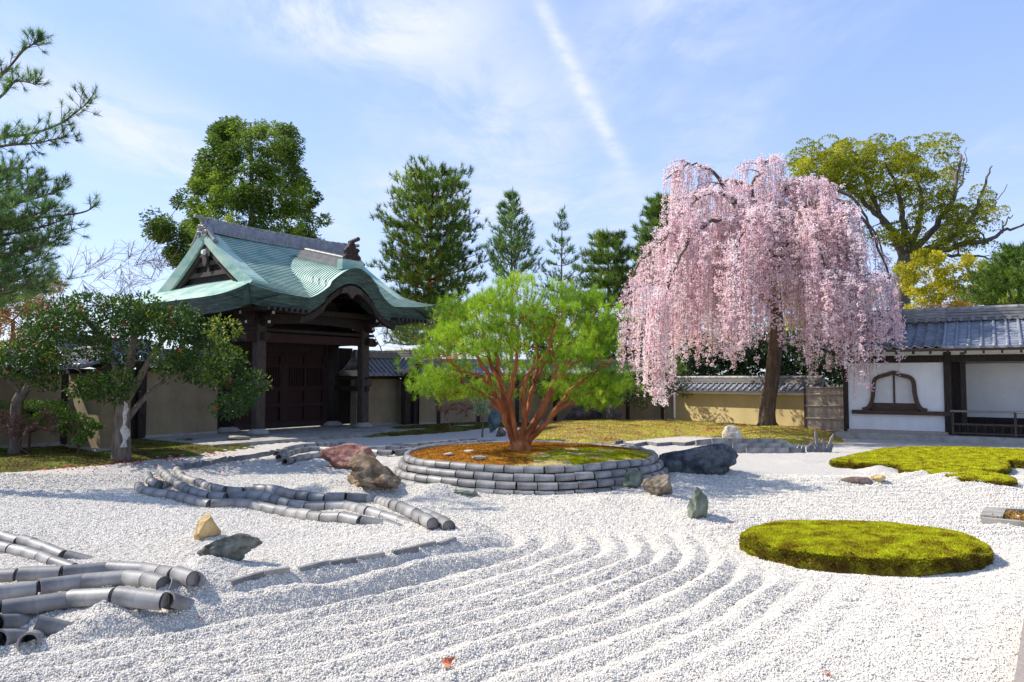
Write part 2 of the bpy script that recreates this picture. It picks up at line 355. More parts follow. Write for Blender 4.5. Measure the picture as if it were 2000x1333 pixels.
def leafmat(name, cols, rough=.5, spec=.35, trans=.3, scale=.9):
    return mat(name, cols, rough, scale, 0, spec=spec, ramp=(.25, 1.15), leaf=True, trans=trans, attr=.6, detail=3)
M['l_umbrella'] = leafmat('bright_needles', [(.13, .25, .014), (.28, .46, .02), (.46, .64, .04), (.60, .74, .08)], .5, .3, .45)
M['l_pine'] = leafmat('pine_needles', [(.06, .11, .02), (.15, .25, .03), (.28, .39, .05), (.46, .56, .09)], .5, .3, .42)
M['l_pine_blue'] = leafmat('young_pine_needles', [(.06, .12, .035), (.14, .26, .065), (.25, .39, .10), (.38, .52, .15)], .5, .3, .42)
M['l_cypress'] = leafmat('cypress_sprays', [(.055, .10, .012), (.14, .225, .022), (.26, .35, .035), (.40, .46, .05)], .6, .25, .4, .35)
M['l_camellia'] = leafmat('glossy_leaves', [(.02, .055, .01), (.045, .10, .014), (.15, .22, .02), (.36, .34, .035)], .5, .18, .25, 1.2)
M['l_camphor'] = leafmat('olive_leaves', [(.17, .20, .01), (.34, .36, .015), (.52, .50, .022), (.68, .63, .035)], .55, .3, .45, .4)
M['l_yellow'] = leafmat('yellow_leaves', [(.32, .31, .012), (.58, .50, .015), (.74, .62, .02)], .6, .25, .35, .4)
M['l_shrub'] = leafmat('fresh_leaves', [(.08, .16, .018), (.16, .31, .03), (.28, .43, .05)], .5, .35, .3)
M['l_white'] = leafmat('pale_variegated_leaves', [(.25, .33, .14), (.48, .54, .32), (.62, .65, .48)], .6, .3, .25)
M['l_dark'] = leafmat('dark_leaves', [(.02, .045, .012), (.045, .085, .018), (.09, .13, .025)], .5, .35, .2)
M['l_orange'] = leafmat('russet_leaves', [(.20, .10, .02), (.33, .18, .03), (.44, .26, .05)], .6, .25, .3)
M['blossom'] = leafmat('pink_blossom', [(.90, .64, .675), (.95, .785, .795), (.97, .875, .865), (.97, .93, .90)], .7, .15, .5, 1.2)
M['flower_red'] = mat('red_petals', [(.42, .015, .035), (.62, .05, .08)], .55, 5, leaf=True, trans=.2)
M['leaf_red'] = mat('fallen_red_leaf', [(.36, .09, .04), (.50, .15, .07)], .7, 9, leaf=True, trans=.2)

# ---------------------------------------------------------------- ground and gravel
g2 = lambda px, py, z=0.0: tuple(gp(px, py, z)[:2])
me = MB().grid([[(x, y, -0.16) for x in np.linspace(-420, 420, 15)] for y in np.linspace(-60, 780, 15)]).build('ground', M['soil']); tag(me, kind='structure')

RIM = [(-9.0, 4.6)] + [g2(a_, b_, .2) for a_, b_ in ((-250, 1190), (60, 1165), (330, 1150), (460, 1136), (560, 1120), (650, 1103), (760, 1085), (850, 1067), (915, 1043), (905, 1018), (850, 1000))]
RAKE = [(-6.5, 5.2), g2(250, 1165), g2(560, 1122), g2(760, 1086), g2(870, 1058)]
LEFTB = [g2(-500, 948), g2(0, 925), g2(215, 905), g2(420, 890), g2(560, 880), g2(700, 868)]
IX, IY, IR = 0.38, 15.46, 2.86                                       # the tile-edged island
MX, MY = gp(1693, 1060, 0.1)[:2]                                     # the round moss mound
def ridges(d, sp, sharp=1.0):
    p = (d / sp) % 1.0
    return 1 - np.abs(2 * p - 1) ** 1.3
def gravel_h(x, y):
    x = np.asarray(x, float); y = np.asarray(y, float)
    h = 0.018 * fbm(x * 0.8, y * 0.8, seed=3) + 0.009 * fbm(x * 5.5, y * 5.5, seed=5, octv=3) + .008 * vnoise(x * 14, y * 14, seed=6) + .008 * vnoise(x * 30, y * 30, seed=7)
    d, s = segdist(x, y, RIM)
    up = np.where(s > 0, 1.0 - smooth(d, 0.1, 2.8), 1 - smooth(d, -0.02, 0.62))
    h = h + (0.10 + .13 * smooth(x, -3.9, -2.6)) * up * smooth(y, 4.6, 5.6)
    # raked ridges running round the raised left corner
    dr, _ = segdist(x, y, RAKE); dr = dr + 0.16 * fbm(x * 0.6, y * 0.6, seed=11) + .03 * vnoise(x * 2.2, y * 2.2, seed=12)
    _, sr = segdist(x, y, RIM)
    out = (sr < 0) & True
    m = smooth(dr, 0.7, 1.0) * (1 - .9 * smooth(dr, 3.1, 5.6)) * (1 - smooth(y, 9.2, 10.4)) * np.where(out, 1, 0)
    m = m * (0.55 + 0.6 * vnoise(x * 0.55, y * 0.55, seed=21)).clip(0.55, 1.0)
    rm = np.hypot((x - MX), (y - MY))
    m = m * smooth(rm, 1.5, 2.1)
    h = h + 0.105 * m * (ridges(dr, 0.31) - 0.4)
    # ridges that follow the left bank
    dl, _ = segdist(x, y, LEFTB); ml = (1 - smooth(x, -6.3, -4.3)) * smooth(dl, 0.1, 0.5) * (1 - smooth(dl, 3.4, 4.6))
    h = h + 0.07 * ml * (ridges(dl + 0.10 * fbm(x * .6, y * .6, seed=31), 0.27) - 0.4)
    # arcs inside the loop of tiles
    cx, cy = gp(640, 905)[:2]; da = np.hypot((x - cx) * .8, y - cy)
    mi = np.exp(-((x - cx) / 1.9) ** 2 - ((y - cy) / 1.7) ** 2)
    h = h + 0.065 * mi * (ridges(da, 0.24) - 0.4)
    # faint level waves on the right
    mr = smooth(x, 2.0, 3.4) * smooth(y, 9.0, 10.0) * (1 - smooth(y, 14.5, 16))
    h = h + 0.05 * mr * (ridges(y + 0.25 * np.sin(x * 1.3) + 0.15 * fbm(x * .7, y * .7, seed=41), 0.34) - 0.4)
    # heaps
    for (px, py, a, r) in ((430, 1075, .13, .62), (330, 1050, .06, .8), (640, 955, .12, .45), (700, 968, .12, .5), (850, 972, .17, .42), (770, 965, .13, .4), (1180, 985, .09, .45), (1265, 968, .10, .45),
                           (1300, 985, .10, .5), (1372, 1012, .10, .36), (1330, 930, .10, .6), (1395, 928, .09, .5), (1440, 925, .06, .5), (215, 1228, .09, .22), (402, 1158, .11, .26), (368, 1186, .07, .22), (165, 1245, .05, .2), (1720, 925, .13, .36), (1665, 912, .10, .45),
                           (1790, 938, .12, .38), (1860, 945, .12, .38), (1600, 945, .08, .5), (1690, 945, .07, .5), (1920, 955, .08, .5), (1560, 905, .06, .5)):
        c = gp(px, py); h = h + 1.25 * a * np.exp(-((x - c.x) ** 2 + (y - c.y) ** 2) / (r * r))
    ri = np.hypot(x - IX, y - IY)
    h = h + .05 * np.exp(-((ri - IR) / .3) ** 2)
    h = h * smooth(rm, 0.9, 1.6)
    return h
def gz(x, y): return float(gravel_h(np.array([x]), np.array([y]))[0])
def on(px, py, dz=0.0):
    """point on the gravel surface seen at a pixel"""
    zs = np.linspace(.55, -.12, 135); ps = [gp(px, py, float(z)) for z in zs]
    hs = gravel_h(np.array([p.x for p in ps]), np.array([p.y for p in ps])); i = int(np.argmax(hs >= zs))
    p = ps[i].copy(); p.z = float(hs[i]) + dz; return p

xs = np.concatenate([np.arange(-26, -9, .16), np.arange(-9, 9, 0.055), np.arange(9, 26, .16)])
ys = np.concatenate([np.arange(1.5, 4.3, .1), np.arange(4.3, 11.5, 0.035), np.arange(11.5, 18, .07), np.arange(18, 36.5, .22)])
gx, gy = np.meshgrid(xs, ys)
go = MB().grid(np.stack([gx, gy, gravel_h(gx, gy)], -1)).build('gravel', M['gravel'], smooth_=True); tag(go, kind='structure')

# loose stones of the gravel near the camera: one uncountable mass, instanced on points
rng = np.random.default_rng(4)
def pebble_points(n, y0, y1, smin, smax):
    y = np.sqrt(rng.uniform(y0 ** 2, y1 ** 2, n)); x = rng.uniform(-1, 1, n) * (.72 * y + 2.4)
    z = gravel_h(x, y); return np.stack([x, y, z], -1), rng.uniform(smin, smax, n)
P1, S1 = pebble_points(560000, 3.6, 9.0, .0042, .0092)
P2, S2 = pebble_points(210000, 9.0, 15.5, .008, .0145)
PP, SS = np.concatenate([P1, P2]), np.concatenate([S1, S2])
keep = (np.hypot(PP[:, 0] - IX, PP[:, 1] - IY) > IR) ; PP, SS = PP[keep], SS[keep]
pm = bpy.data.meshes.new('loose_gravel'); pm.vertices.add(len(PP)); pm.vertices.foreach_set('co', PP.astype(np.float32).ravel())
a_ = pm.attributes.new('size', 'FLOAT_VECTOR', 'POINT'); a_.data.foreach_set('vector', (SS[:, None] * rng.uniform(.6, 1.25, (len(SS), 3))).astype(np.float32).ravel())
a_ = pm.attributes.new('turn', 'FLOAT_VECTOR', 'POINT'); a_.data.foreach_set('vector', rng.uniform(0, 6.28, (len(SS), 3)).astype(np.float32).ravel())
po = obj('loose_gravel', pm); tag(po, 'loose white gravel stones lying over the raked ridges', kind='stuff')
ng = bpy.data.node_groups.new('scatter_stones', 'GeometryNodeTree')
ng.interface.new_socket('Geometry', in_out='INPUT', socket_type='NodeSocketGeometry'); ng.interface.new_socket('Geometry', in_out='OUTPUT', socket_type='NodeSocketGeometry')
gi, gout = ng.nodes.new('NodeGroupInput'), ng.nodes.new('NodeGroupOutput')
ico = ng.nodes.new('GeometryNodeMeshIcoSphere'); ico.inputs['Radius'].default_value = 1.0; ico.inputs['Subdivisions'].default_value = 1
sm = ng.nodes.new('GeometryNodeSetMaterial'); sm.inputs['Material'].default_value = M['pebble']; ng.links.new(ico.outputs['Mesh'], sm.inputs['Geometry'])
ip = ng.nodes.new('GeometryNodeInstanceOnPoints'); ng.links.new(gi.outputs[0], ip.inputs['Points']); ng.links.new(sm.outputs[0], ip.inputs['Instance'])
for nm, sk in (('size', 'Scale'), ('turn', 'Rotation')):
    na = ng.nodes.new('GeometryNodeInputNamedAttribute'); na.data_type = 'FLOAT_VECTOR'; na.inputs['Name'].default_value = nm
    src = na.outputs['Attribute']
    if sk == 'Rotation':
        e2r = ng.nodes.new('FunctionNodeEulerToRotation'); ng.links.new(src, e2r.inputs[0]); src = e2r.outputs[0]
    ng.links.new(src, ip.inputs[sk])
ng.links.new(ip.outputs[0], gout.inputs[0])
md = po.modifiers.new('stones', 'NODES'); md.node_group = ng

# ---------------------------------------------------------------- moss
def blades(mb, P, L, W, rng, lean=.5, base_r=None, N=None):
    """thin triangular moss shoots standing at points P"""
    n = len(P); up = np.tile([0, 0, 1.0], (n, 1)) if N is None else N
    a = up + rng.normal(0, lean, (n, 3)); a /= np.linalg.norm(a, axis=1)[:, None]
    t = rng.normal(0, 1, (n, 3)); b = np.cross(a, t); b /= np.linalg.norm(b, axis=1)[:, None]
    l = (L * rng.uniform(.5, 1.3, n))[:, None]; w = (W * rng.uniform(.6, 1.3, n))[:, None]
    V = np.stack([P - b * w, P + b * w, P + a * l], 1).reshape(-1, 3)
    r = np.repeat(rng.normal(0, .5, n), 3).clip(-1, 1)
    mb.add(V, np.arange(3 * n).reshape(-1, 3), r)

def patch(outline, spacing, hf, seed=0):
    """triangulated patch inside an outline; hf(x, y, distance to edge) gives the height"""
    r = np.random.default_rng(seed); O = [tuple(p)[:2] for p in outline]
    xs_ = [p[0] for p in O]; ys_ = [p[1] for p in O]
    X_, Y_ = np.meshgrid(np.arange(min(xs_), max(xs_), spacing), np.arange(min(ys_), max(ys_), spacing))
    X_ = X_.ravel() + r.uniform(-.2, .2, X_.size) * spacing; Y_ = Y_.ravel() + r.uniform(-.2, .2, Y_.size) * spacing
    d, _ = segdist(X_, Y_, O + [O[0]]); k = inside(X_, Y_, O) & (d > spacing * .4)
    X_, Y_ = X_[k], Y_[k]
    pts = [Vector(p) for p in O] + [Vector(p) for p in zip(X_, Y_)]
    n = len(O)
    v, e, f, *_ = delaunay_2d_cdt(pts, [(i, (i + 1) % n) for i in range(n)], [], 1, 1e-5)
    V = np.array([(p.x, p.y) for p in v]); d, _ = segdist(V[:, 0], V[:, 1], O + [O[0]])
    z = hf(V[:, 0], V[:, 1], d)
    F = np.array([q for q in f if len(q) == 3])
    A3 = np.column_stack([V, z]); nn = np.cross(A3[F[:, 1]] - A3[F[:, 0]], A3[F[:, 2]] - A3[F[:, 0]])
    F[nn[:, 2] < 0] = F[nn[:, 2] < 0][:, ::-1]
    return A3, F
def sample_tris(V, F, n, rng):
    T = V[F]; ar = np.linalg.norm(np.cross(T[:, 1] - T[:, 0], T[:, 2] - T[:, 0]), axis=1); ar = ar / ar.sum()
    i = rng.choice(len(F), n, p=ar); u, v = rng.random(n), rng.random(n); m = u + v > 1; u[m], v[m] = 1 - u[m], 1 - v[m]
    T = T[i]; return T[:, 0] + (T[:, 1] - T[:, 0]) * u[:, None] + (T[:, 2] - T[:, 0]) * v[:, None]

def mound(name, label, outline, h, dome, seed, nblade, L, W):
    """moss cushion with a steep ragged flank; the flank is a part of its own"""
    r = np.random.default_rng(seed); t = thing(name, label, 'moss mound', (0, 0, 0))
    O = [Vector(p[:2]).to_3d() for p in outline]; n = len(O)
    if sum(O[i].x * O[(i + 1) % n].y - O[(i + 1) % n].x * O[i].y for i in range(n)) < 0: O.reverse()
    nor = []
    for i in range(n):
        e = (O[(i + 1) % n] - O[i - 1]).normalized(); nor.append(Vector((e.y, -e.x, 0)))
    G = []
    for (ins, z) in ((-.01, -.06), (.0, h * .3), (.004, h * .62), (.035, h * .84), (.10, h * .985)):
        row = []
        for i in range(n):
            w = .04 * float(vnoise([i * .6], [z * 30], seed=seed)[0]); p = O[i] - nor[i] * (ins + w); row.append((p.x, p.y, z + .004 * float(vnoise([i * .4], [z * 9], seed=seed + 1)[0])))
        G.append(row)
    side = MB().grid(G, closed_u=True); GA = np.array(G)
    k = 16000
    ii, jj = r.integers(0, 3, k), r.integers(0, n, k); u = r.random(k)[:, None]; v = r.random(k)[:, None]
    Ps = GA[ii, jj] * (1 - u) * (1 - v) + GA[ii, (jj + 1) % n] * u * (1 - v) + GA[ii + 1, jj] * (1 - u) * v + GA[ii + 1, (jj + 1) % n] * u * v
    Ns = np.array([tuple(x) for x in nor])[jj]; Ns[:, 2] += .35
    kp = (Ps[:, 2] > .005)
    blades(side, Ps[kp], L * 1.5, W * 1.4, r, .5, N=Ns[kp])
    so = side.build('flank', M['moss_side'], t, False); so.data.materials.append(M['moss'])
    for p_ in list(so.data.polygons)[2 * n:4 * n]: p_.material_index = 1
    rim = [(p[0], p[1]) for p in G[-1]]
    hf = lambda x, y, d: h * .98 + dome * (1 - np.exp(-d / .45)) + .022 * fbm(x * 5, y * 5, seed=seed) * smooth(d, 0, .15)
    V, F = patch(rim, .07, hf, seed)
    top = MB().add(V, F); P = sample_tris(V, F, nblade, r)
    k = 9000; jj = r.integers(0, n, k); u = r.random(k)[:, None]; v = r.random(k)[:, None]
    for ii in (2, 3):
        Pr = GA[ii, jj] * (1 - u) * (1 - v) + GA[ii, (jj + 1) % n] * u * (1 - v) + GA[ii + 1, jj] * (1 - u) * v + GA[ii + 1, (jj + 1) % n] * u * v
        Nr = np.array([tuple(x) for x in nor])[jj] * .5; Nr[:, 2] += .7; blades(top, Pr, L, W, r, .5, N=Nr)
    blades(top, P, L, W, r, .55); top.build('top', M['moss'], t, False)
    return t
c0 = gp(1461, 1068, .17); ring = []
fr, bk, lf, rt = gp(1690, 1126, 0), gp(1680, 1009, .23), gp(1461, 1064, .12), gp(1931, 1068, .12)
ccx, ccy = (lf.x + rt.x) / 2, (fr.y + bk.y) / 2
for k in range(90):
    a = 2 * PI * k / 90; wob = 1 + .014 * math.sin(3 * a + 1) + .01 * math.sin(7 * a)
    ring.append((ccx + math.cos(a) * (rt.x - lf.x) / 2 * wob, ccy + math.sin(a) * (bk.y - fr.y) / 2 * wob))
mound('moss_mound', 'round cushion of yellow-green moss alone on the raked gravel', ring, .20, .035, 3, 52000, .022, .0055)
px_out = [(1622, 898), (1650, 890), (1690, 882), (1720, 876), (1790, 873), (1860, 873), (1930, 875), (2000, 878), (2060, 886), (2010, 900), (1968, 899), (1972, 907), (1948, 917), (1915, 920), (1950, 925), (1980, 932), (1974, 938), (1900, 936), (1850, 929), (1800, 922), (1762, 917), (1750, 907), (1700, 905), (1660, 903)]
o2 = spline([gp(a, b, .17) for a, b in px_out], 5, True)
mound('moss_mound', 'long moss bed with a notched outline in front of the white building', o2, .18, .03, 8, 60000, .028, .008)

def bank(name, label, outline, h, edge, m, seed, spacing, nblade, L, W, rough=.05):
    r = np.random.default_rng(seed)
    hf = lambda x, y, d: -.03 + (h + .03) * (1 - np.exp(-d / edge)) + rough * fbm(x * .9, y * .9, seed=seed) * smooth(d, 0, .6) + .02 * fbm(x * 5, y * 5, seed=seed + 3)
    V, F = patch(outline, spacing, hf, seed)
    mb = MB().add(V, F); P = sample_tris(V, F, nblade, r); blades(mb, P, L, W, r, .6)
    o = mb.build(name, m); tag(o, kind='structure'); return o, (V, F)
left_out = spline([g2(-700, 952) + (0,), g2(-200, 934) + (0,), g2(0, 926) + (0,), g2(110, 917) + (0,), g2(215, 909) + (0,), g2(300, 900) + (0,), g2(390, 892) + (0,), g2(450, 884) + (0,), g2(520, 876) + (0,)], 5) + [Vector((-9.3, 24.5, 0)), Vector((-13, 26, 0)), Vector((-25, 22, 0)), Vector((-25, 14, 0))]
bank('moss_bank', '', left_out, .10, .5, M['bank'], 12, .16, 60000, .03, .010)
back_out = spline([g2(1000, 846) + (0,), g2(1040, 862) + (0,), g2(1110, 867) + (0,), g2(1180, 869) + (0,), g2(1250, 861) + (0,), g2(1330, 853) + (0,), g2(1400, 855) + (0,), g2(1440, 864) + (0,), g2(1480, 872) + (0,), g2(1580, 871) + (0,), g2(1650, 866) + (0,), g2(1652, 860) + (0,)], 5) + [Vector((11.6, 26.4, 0)), Vector((12.4, 27.4, 0)), Vector((7.6, 33.4, 0)), Vector((2, 34, 0)), Vector((0.2, 30, 0))]
bank('moss_lawn', '', back_out, .26, 1.1, M['lawn'], 14, .16, 60000, .035, .013, .12)
mid_out = spline([g2(700, 856) + (0,), g2(800, 851) + (0,), g2(880, 846) + (0,), g2(950, 838) + (0,), g2(1000, 834) + (0,), g2(1040, 838) + (0,)], 5) + [Vector((1.4, 33.5, 0)), Vector((-3, 33, 0)), Vector((-5.2, 29.5, 0))]
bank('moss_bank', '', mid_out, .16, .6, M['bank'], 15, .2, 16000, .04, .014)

# ---------------------------------------------------------------- rocks
def rock(name, label, c, size, rz, m, seed, cuts=11, tilt=(0, 0), rough=.11, sub=5, cut=(.45, .85), shape=None):
    r = random.Random(seed); bm = bmesh.new(); bmesh.ops.create_icosphere(bm, subdivisions=sub, radius=1)
    planes = []
    for i in range(cuts):
        v = Vector((r.gauss(0, 1), r.gauss(0, 1), r.gauss(0, .8))).normalized(); planes.append((v, r.uniform(*cut)))
    for v in bm.verts:
        p = v.co.copy()
        for n, d in planes:
            k = p.dot(n) - d
            if k > 0: p -= n * k
        if shape: p = shape(p)
        q = p * 1.6 + Vector((seed * 3.1, 0, 0))
        nn = v.normal if v.normal.length > 0 else p.normalized()
        p = p + p.normalized() * (rough * .8 * mnoise.fractal(q, .85, 2.0, 6) - rough * .55 * (1 - abs(mnoise.noise(q * 1.7))) ** 3 + rough * .3)
        v.co = Vector((p.x * size[0], p.y * size[1], p.z * size[2]))
    me_ = bpy.data.meshes.new(name); bm.to_mesh(me_); bm.free()
    for p in me_.polygons: p.use_smooth = True
    me_.materials.append(m); o = obj(name, me_); o.location = c; o.rotation_euler = (tilt[0], tilt[1], rz)
    return tag(o, label, 'rock')
def rmat(name, cols, scale=5, rough=.85, bump=1.0, bs=9, ramp=(.3, .7), crack=1.15): return mat(name, cols, rough, scale, bump, bs, .25, bdist=.03, ramp=ramp, detail=9, crack=crack, stain=.35)
RM = dict(
    ochre=rmat('ochre_stone', [(.34, .22, .08), (.52, .36, .16), (.60, .45, .24)], 3), dark=rmat('dark_green_stone', [(.05, .05, .04), (.14, .14, .115), (.27, .28, .25)], 7),
    brown=rmat('tan_brown_stone', [(.06, .035, .018), (.17, .11, .06), (.34, .25, .16), (.13, .08, .045)], 2.4), red=rmat('red_stone', [(.20, .08, .06), (.36, .17, .135), (.46, .26, .21)], 3),
    grey_brown=rmat('grey_brown_stone', [(.07, .05, .035), (.20, .16, .12), (.30, .26, .21)], 6), green=rmat('grey_green_stone', [(.08, .095, .07), (.17, .20, .155), (.27, .30, .24)], 5),
    black=rmat('black_stone', [(.022, .025, .03), (.055, .06, .068), (.13, .14, .145), (.07, .085, .065)], 4), cream=rmat('cream_stone', [(.38, .33, .24), (.55, .49, .39), (.64, .59, .50)], 4),
    teal=rmat('blue_green_stone', [(.06, .10, .11), (.11, .17, .18), (.18, .23, .22)], 4), purple=rmat('dark_purple_stone', [(.05, .04, .042), (.11, .09, .092), (.16, .135, .13)], 4),
    flat=rmat('flat_brown_stone', [(.14, .095, .07), (.26, .19, .15)], 6), pale=rmat('pale_flat_stone', [(.42, .36, .28), (.56, .50, .42)], 6))
def rk(px, py, wpx, hpx, m, label, seed, dep=.9, sink=.21, rz=0, zoff=None, **kw):
    """stone whose foot shows at (px, py) and that is wpx by hpx pixels"""
    p = on(px, py) if zoff is None else gp(px, py, zoff); D = p.y; sx, sz = wpx / FPX * D / 2, hpx / FPX * D / 2
    sy = sx * dep
    c = Vector((p.x, p.y + sy * .75, p.z + sz * (1 - 2 * sink)))
    return rock('rock', label, c, (sx * 1.12, sy * 1.12, sz * 1.25), rz, RM[m], seed, **kw)
def peak(kx=0.0, pw=.55):
    def f(p):
        t = max(0.0, min(1.0, (p.z + 1) / 2)); s = (1 - t) ** pw * 1.05 + .08
        return Vector((p.x * s + kx * t, p.y * s, p.z))
    return f
rk(400, 1056, 62, 56, 'ochre', 'small pointed ochre stone on the gravel heap', 5, .8, .10, shape=peak(-.1, .5), rough=.06)
rk(436, 1092, 104, 48, 'dark', 'low dark mottled stone at the foot of the ochre one', 9, .7, .2, rough=.2, cuts=8)
rk(746, 967, 172, 80, 'brown', 'big tan and brown angular rock leaning left in front of the red rock', 17, .75, .12, shape=peak(-.55, .72), rough=.17, cuts=13)
rk(676, 918, 124, 50, 'red', 'long red rock behind the tan angular one', 23, .6, .22, rough=.12, cuts=9)
rk(905, 970, 48, 16, 'green', 'flat greenish stone half buried before the round island', 31, .7, .3)
rk(1242, 955, 42, 34, 'green', 'rounded green stone tucked against the tiles of the round island', 33, .9, .15, cuts=7)
rk(1296, 973, 68, 44, 'grey_brown', 'brown boulder beside the tiles at the right end of the island', 37, .9, .18, cuts=9)
rk(1370, 1017, 50, 62, 'green', 'upright grey-green stone standing alone on a gravel heap', 41, .8, .12, cuts=9, shape=peak(-.12, .35), tilt=(0, -.08))
def slab(p):
    p = Vector((math.copysign(abs(p.x) ** .6, p.x), p.y, p.z)); t = (p.x + 1) / 2; t = max(0, min(1, t)); return Vector((p.x, p.y * (.6 + .4 * t), (p.z + 1) * (.36 + .70 * t ** 1.1) - 1))
rk(1340, 924, 186, 68, 'black', 'long black rock rising to the right behind the island', 47, .38, .16, rough=.16, cuts=10, shape=slab, cut=(.7, .95))
rk(1438, 866, 44, 40, 'cream', 'cream coloured upright stone before the rusty moss', 53, .8, .2, zoff=.1, rough=.07)
rk(1682, 946, 62, 13, 'flat', 'thin flat brown stone lying in the gravel', 59, .5, .3, cuts=6, rough=.05)
rk(1717, 942, 32, 16, 'ochre', 'little tan block at the end of the flat brown stone', 61, .8, .2, rough=.05)
rk(966, 843, 24, 44, 'teal', 'upright blue-green stone in the shade left of the red pine', 67, .7, .1, zoff=.05)
rk(978, 853, 26, 22, 'dark', 'low grey stone before the upright blue-green one', 71, .7, .2, zoff=0)
rk(1160, 822, 36, 46, 'purple', 'tall dark stone in the shade under the back wall', 73, .8, .1, zoff=.2)
rk(1202, 824, 36, 36, 'purple', 'squat dark stone in the shade beside the tall one', 79, .9, .1, zoff=.2)
rk(1128, 824, 66, 26, 'purple', 'low broad dark stone left of the two shaded ones', 83, .7, .15, zoff=.2)
rk(1262, 815, 60, 24, 'purple', 'grey stone under the lowest pink strands at the back', 89, .7, .15, zoff=.2)
rk(462, 860, 40, 12, 'stone' if False else 'pale', 'flat pale stone on the paving by the gate', 97, .7, .2, zoff=.12)

# ---------------------------------------------------------------- tiles laid in the garden
def tile_mesh(L, r):
    """hollow half-round roof tile lying on its open side, narrower at its far end"""
    mb = MB(); n = 12; rows = []
    prof = [(-.5, 1.0), (.5, .95)]
    for (x, s) in prof:
        rows.append([(x * L, math.cos(a) * r * s, math.sin(a) * r * s) for a in np.linspace(-.42 * PI / 2, PI + .42 * PI / 2, n)])
    mb.grid(np.array(rows)[:, ::-1])
    inn = [[(x * L, math.cos(a) * r * .8, math.sin(a) * r * .8) for a in np.linspace(-.42 * PI / 2, PI + .42 * PI / 2, n)] for x in (-.5, .5)]
    mb.grid(np.array(inn))
    for e, k in ((0, 0), (-1, 1)):
        o, i = np.array(rows[e]), np.array(inn[k]); mb.grid(np.stack([i, o]) if e == 0 else np.stack([o, i]))
    e_ = [(.47 * L, math.cos(a) * r * .93, math.sin(a) * r * .93) for a in np.linspace(-.42 * PI / 2, PI + .42 * PI / 2, n)]; mb.add(e_, np.array([list(range(n))]))
    nf = sum(len(a) for a in mb.f)
    nk = [[(x * L, math.cos(a) * r * .86, math.sin(a) * r * .86) for a in np.linspace(-.42 * PI / 2, PI + .42 * PI / 2, n)] for x in (.46, .54)]
    mb.grid(np.array(nk)[:, ::-1])
    me_ = mb.mesh('tile', M['tile'], True); me_.materials.append(M['neck'])
    for p in me_.polygons[nf:]: p.material_index = 1
    return me_
def plug_mesh(L, r): return None
TM = {}
def tmesh(L, r):
    k = (round(L, 3), round(r, 3))
    if k not in TM: TM[k] = tile_mesh(*k)
    return TM[k]
rt_ = random.Random(7)
def lay(parent, pts, L, r, jit=.012, start=0.0):
    """tiles end to end along a 3-D line"""
    pts = [Vector(p) for p in pts]; cum = [0]
    for a, b in zip(pts[:-1], pts[1:]): cum.append(cum[-1] + (b - a).length)
    def at(s):
        s = max(0, min(cum[-1], s))
        for i in range(len(pts) - 1):
            if s <= cum[i + 1] + 1e-9: return pts[i].lerp(pts[i + 1], (s - cum[i]) / max(1e-9, cum[i + 1] - cum[i]))
        return pts[-1].copy()
    n = max(1, round(cum[-1] / L)); st = cum[-1] / n; out = []
    for i in range(n):
        a, b = at(i * st), at((i + 1) * st); d = b - a
        o = obj('tile', tmesh(L, r), parent); o.location = (a + b) / 2 + Vector((rt_.uniform(-jit, jit) * .6, rt_.uniform(-jit, jit), rt_.uniform(-jit, jit) * .5))
        q = d.to_track_quat('X', 'Z').to_euler(); o.rotation_euler = (q.x + rt_.uniform(-.1, .1), q.y + rt_.uniform(-.015, .015), q.z + rt_.uniform(-.025, .025))
        o.scale = (d.length / L * .955, rt_.uniform(.95, 1.05), rt_.uniform(.95, 1.05)); out.append(o)
    return out
def strand(parent, pxs, L, r, lift=0.0, org=(0, 850), k=2.2222, lifts=None, sink=.13):
    P = []
    for i, (a, b) in enumerate(pxs):
        z = lift if lifts is None else lifts[i]
        f_ = i / (len(pxs) - 1); z -= (lift + 1.5 * r) * max(0.0, (f_ - .70) / .30) ** 1.4 if sink else 0
        p = on(org[0] + a / k, org[1] + b / k); q = gp(org[0] + a / k, org[1] + b / k, p.z + r * .55 + z); P.append(q)
    return lay(parent, spline(P, 4), L, r)
t = thing('tile_edging', 'curling rows of grey roof tiles laid on the gravel left of the island', 'tile edging')
strand(t, [(604, 222), (640, 248), (740, 258), (830, 285), (910, 303), (1060, 300), (1230, 334), (1400, 358), (1500, 360), (1590, 382), (1660, 390), (1745, 420)], .36, .085)
strand(t, [(640, 175), (655, 203), (690, 218), (735, 222)], .30, .085, .05)
strand(t, [(695, 152), (740, 190), (800, 230), (870, 258), (980, 272), (1070, 262), (1150, 266), (1240, 297), (1330, 312), (1420, 312), (1510, 312), (1590, 332), (1670, 357), (1750, 382), (1820, 408)], .36, .085, .02)
strand(t, [(765, 152), (800, 188), (860, 205), (900, 222), (960, 238), (1040, 248), (1095, 242)], .33, .08)
strand(t, [(1102, 230), (1190, 238), (1280, 260), (1360, 270), (1460, 275), (1540, 270), (1630, 283), (1710, 307), (1800, 342), (1880, 388)], .36, .082, .02, sink=0)
strand(t, [(1835, 338), (1900, 368), (1948, 398)], .36, .08, sink=0)
t = thing('tile_edging', 'heap of large grey roof tiles in the near left corner of the gravel', 'tile edging')
strand(t, [(-260, 400), (-90, 425), (0, 440), (90, 460), (190, 490), (290, 530), (420, 560)], .36, .072, .03)
strand(t, [(-200, 440), (-60, 470), (20, 492), (150, 522), (250, 560), (320, 585)], .36, .070, .0)
strand(t, [(-340, 650), (-170, 625), (0, 612), (190, 602), (370, 592), (510, 578), (670, 592), (820, 622), (885, 655)], .37, .074, .08)
strand(t, [(-320, 730), (-140, 705), (0, 688), (130, 672), (280, 645), (430, 632), (580, 622), (740, 656), (850, 694)], .37, .076, .05)
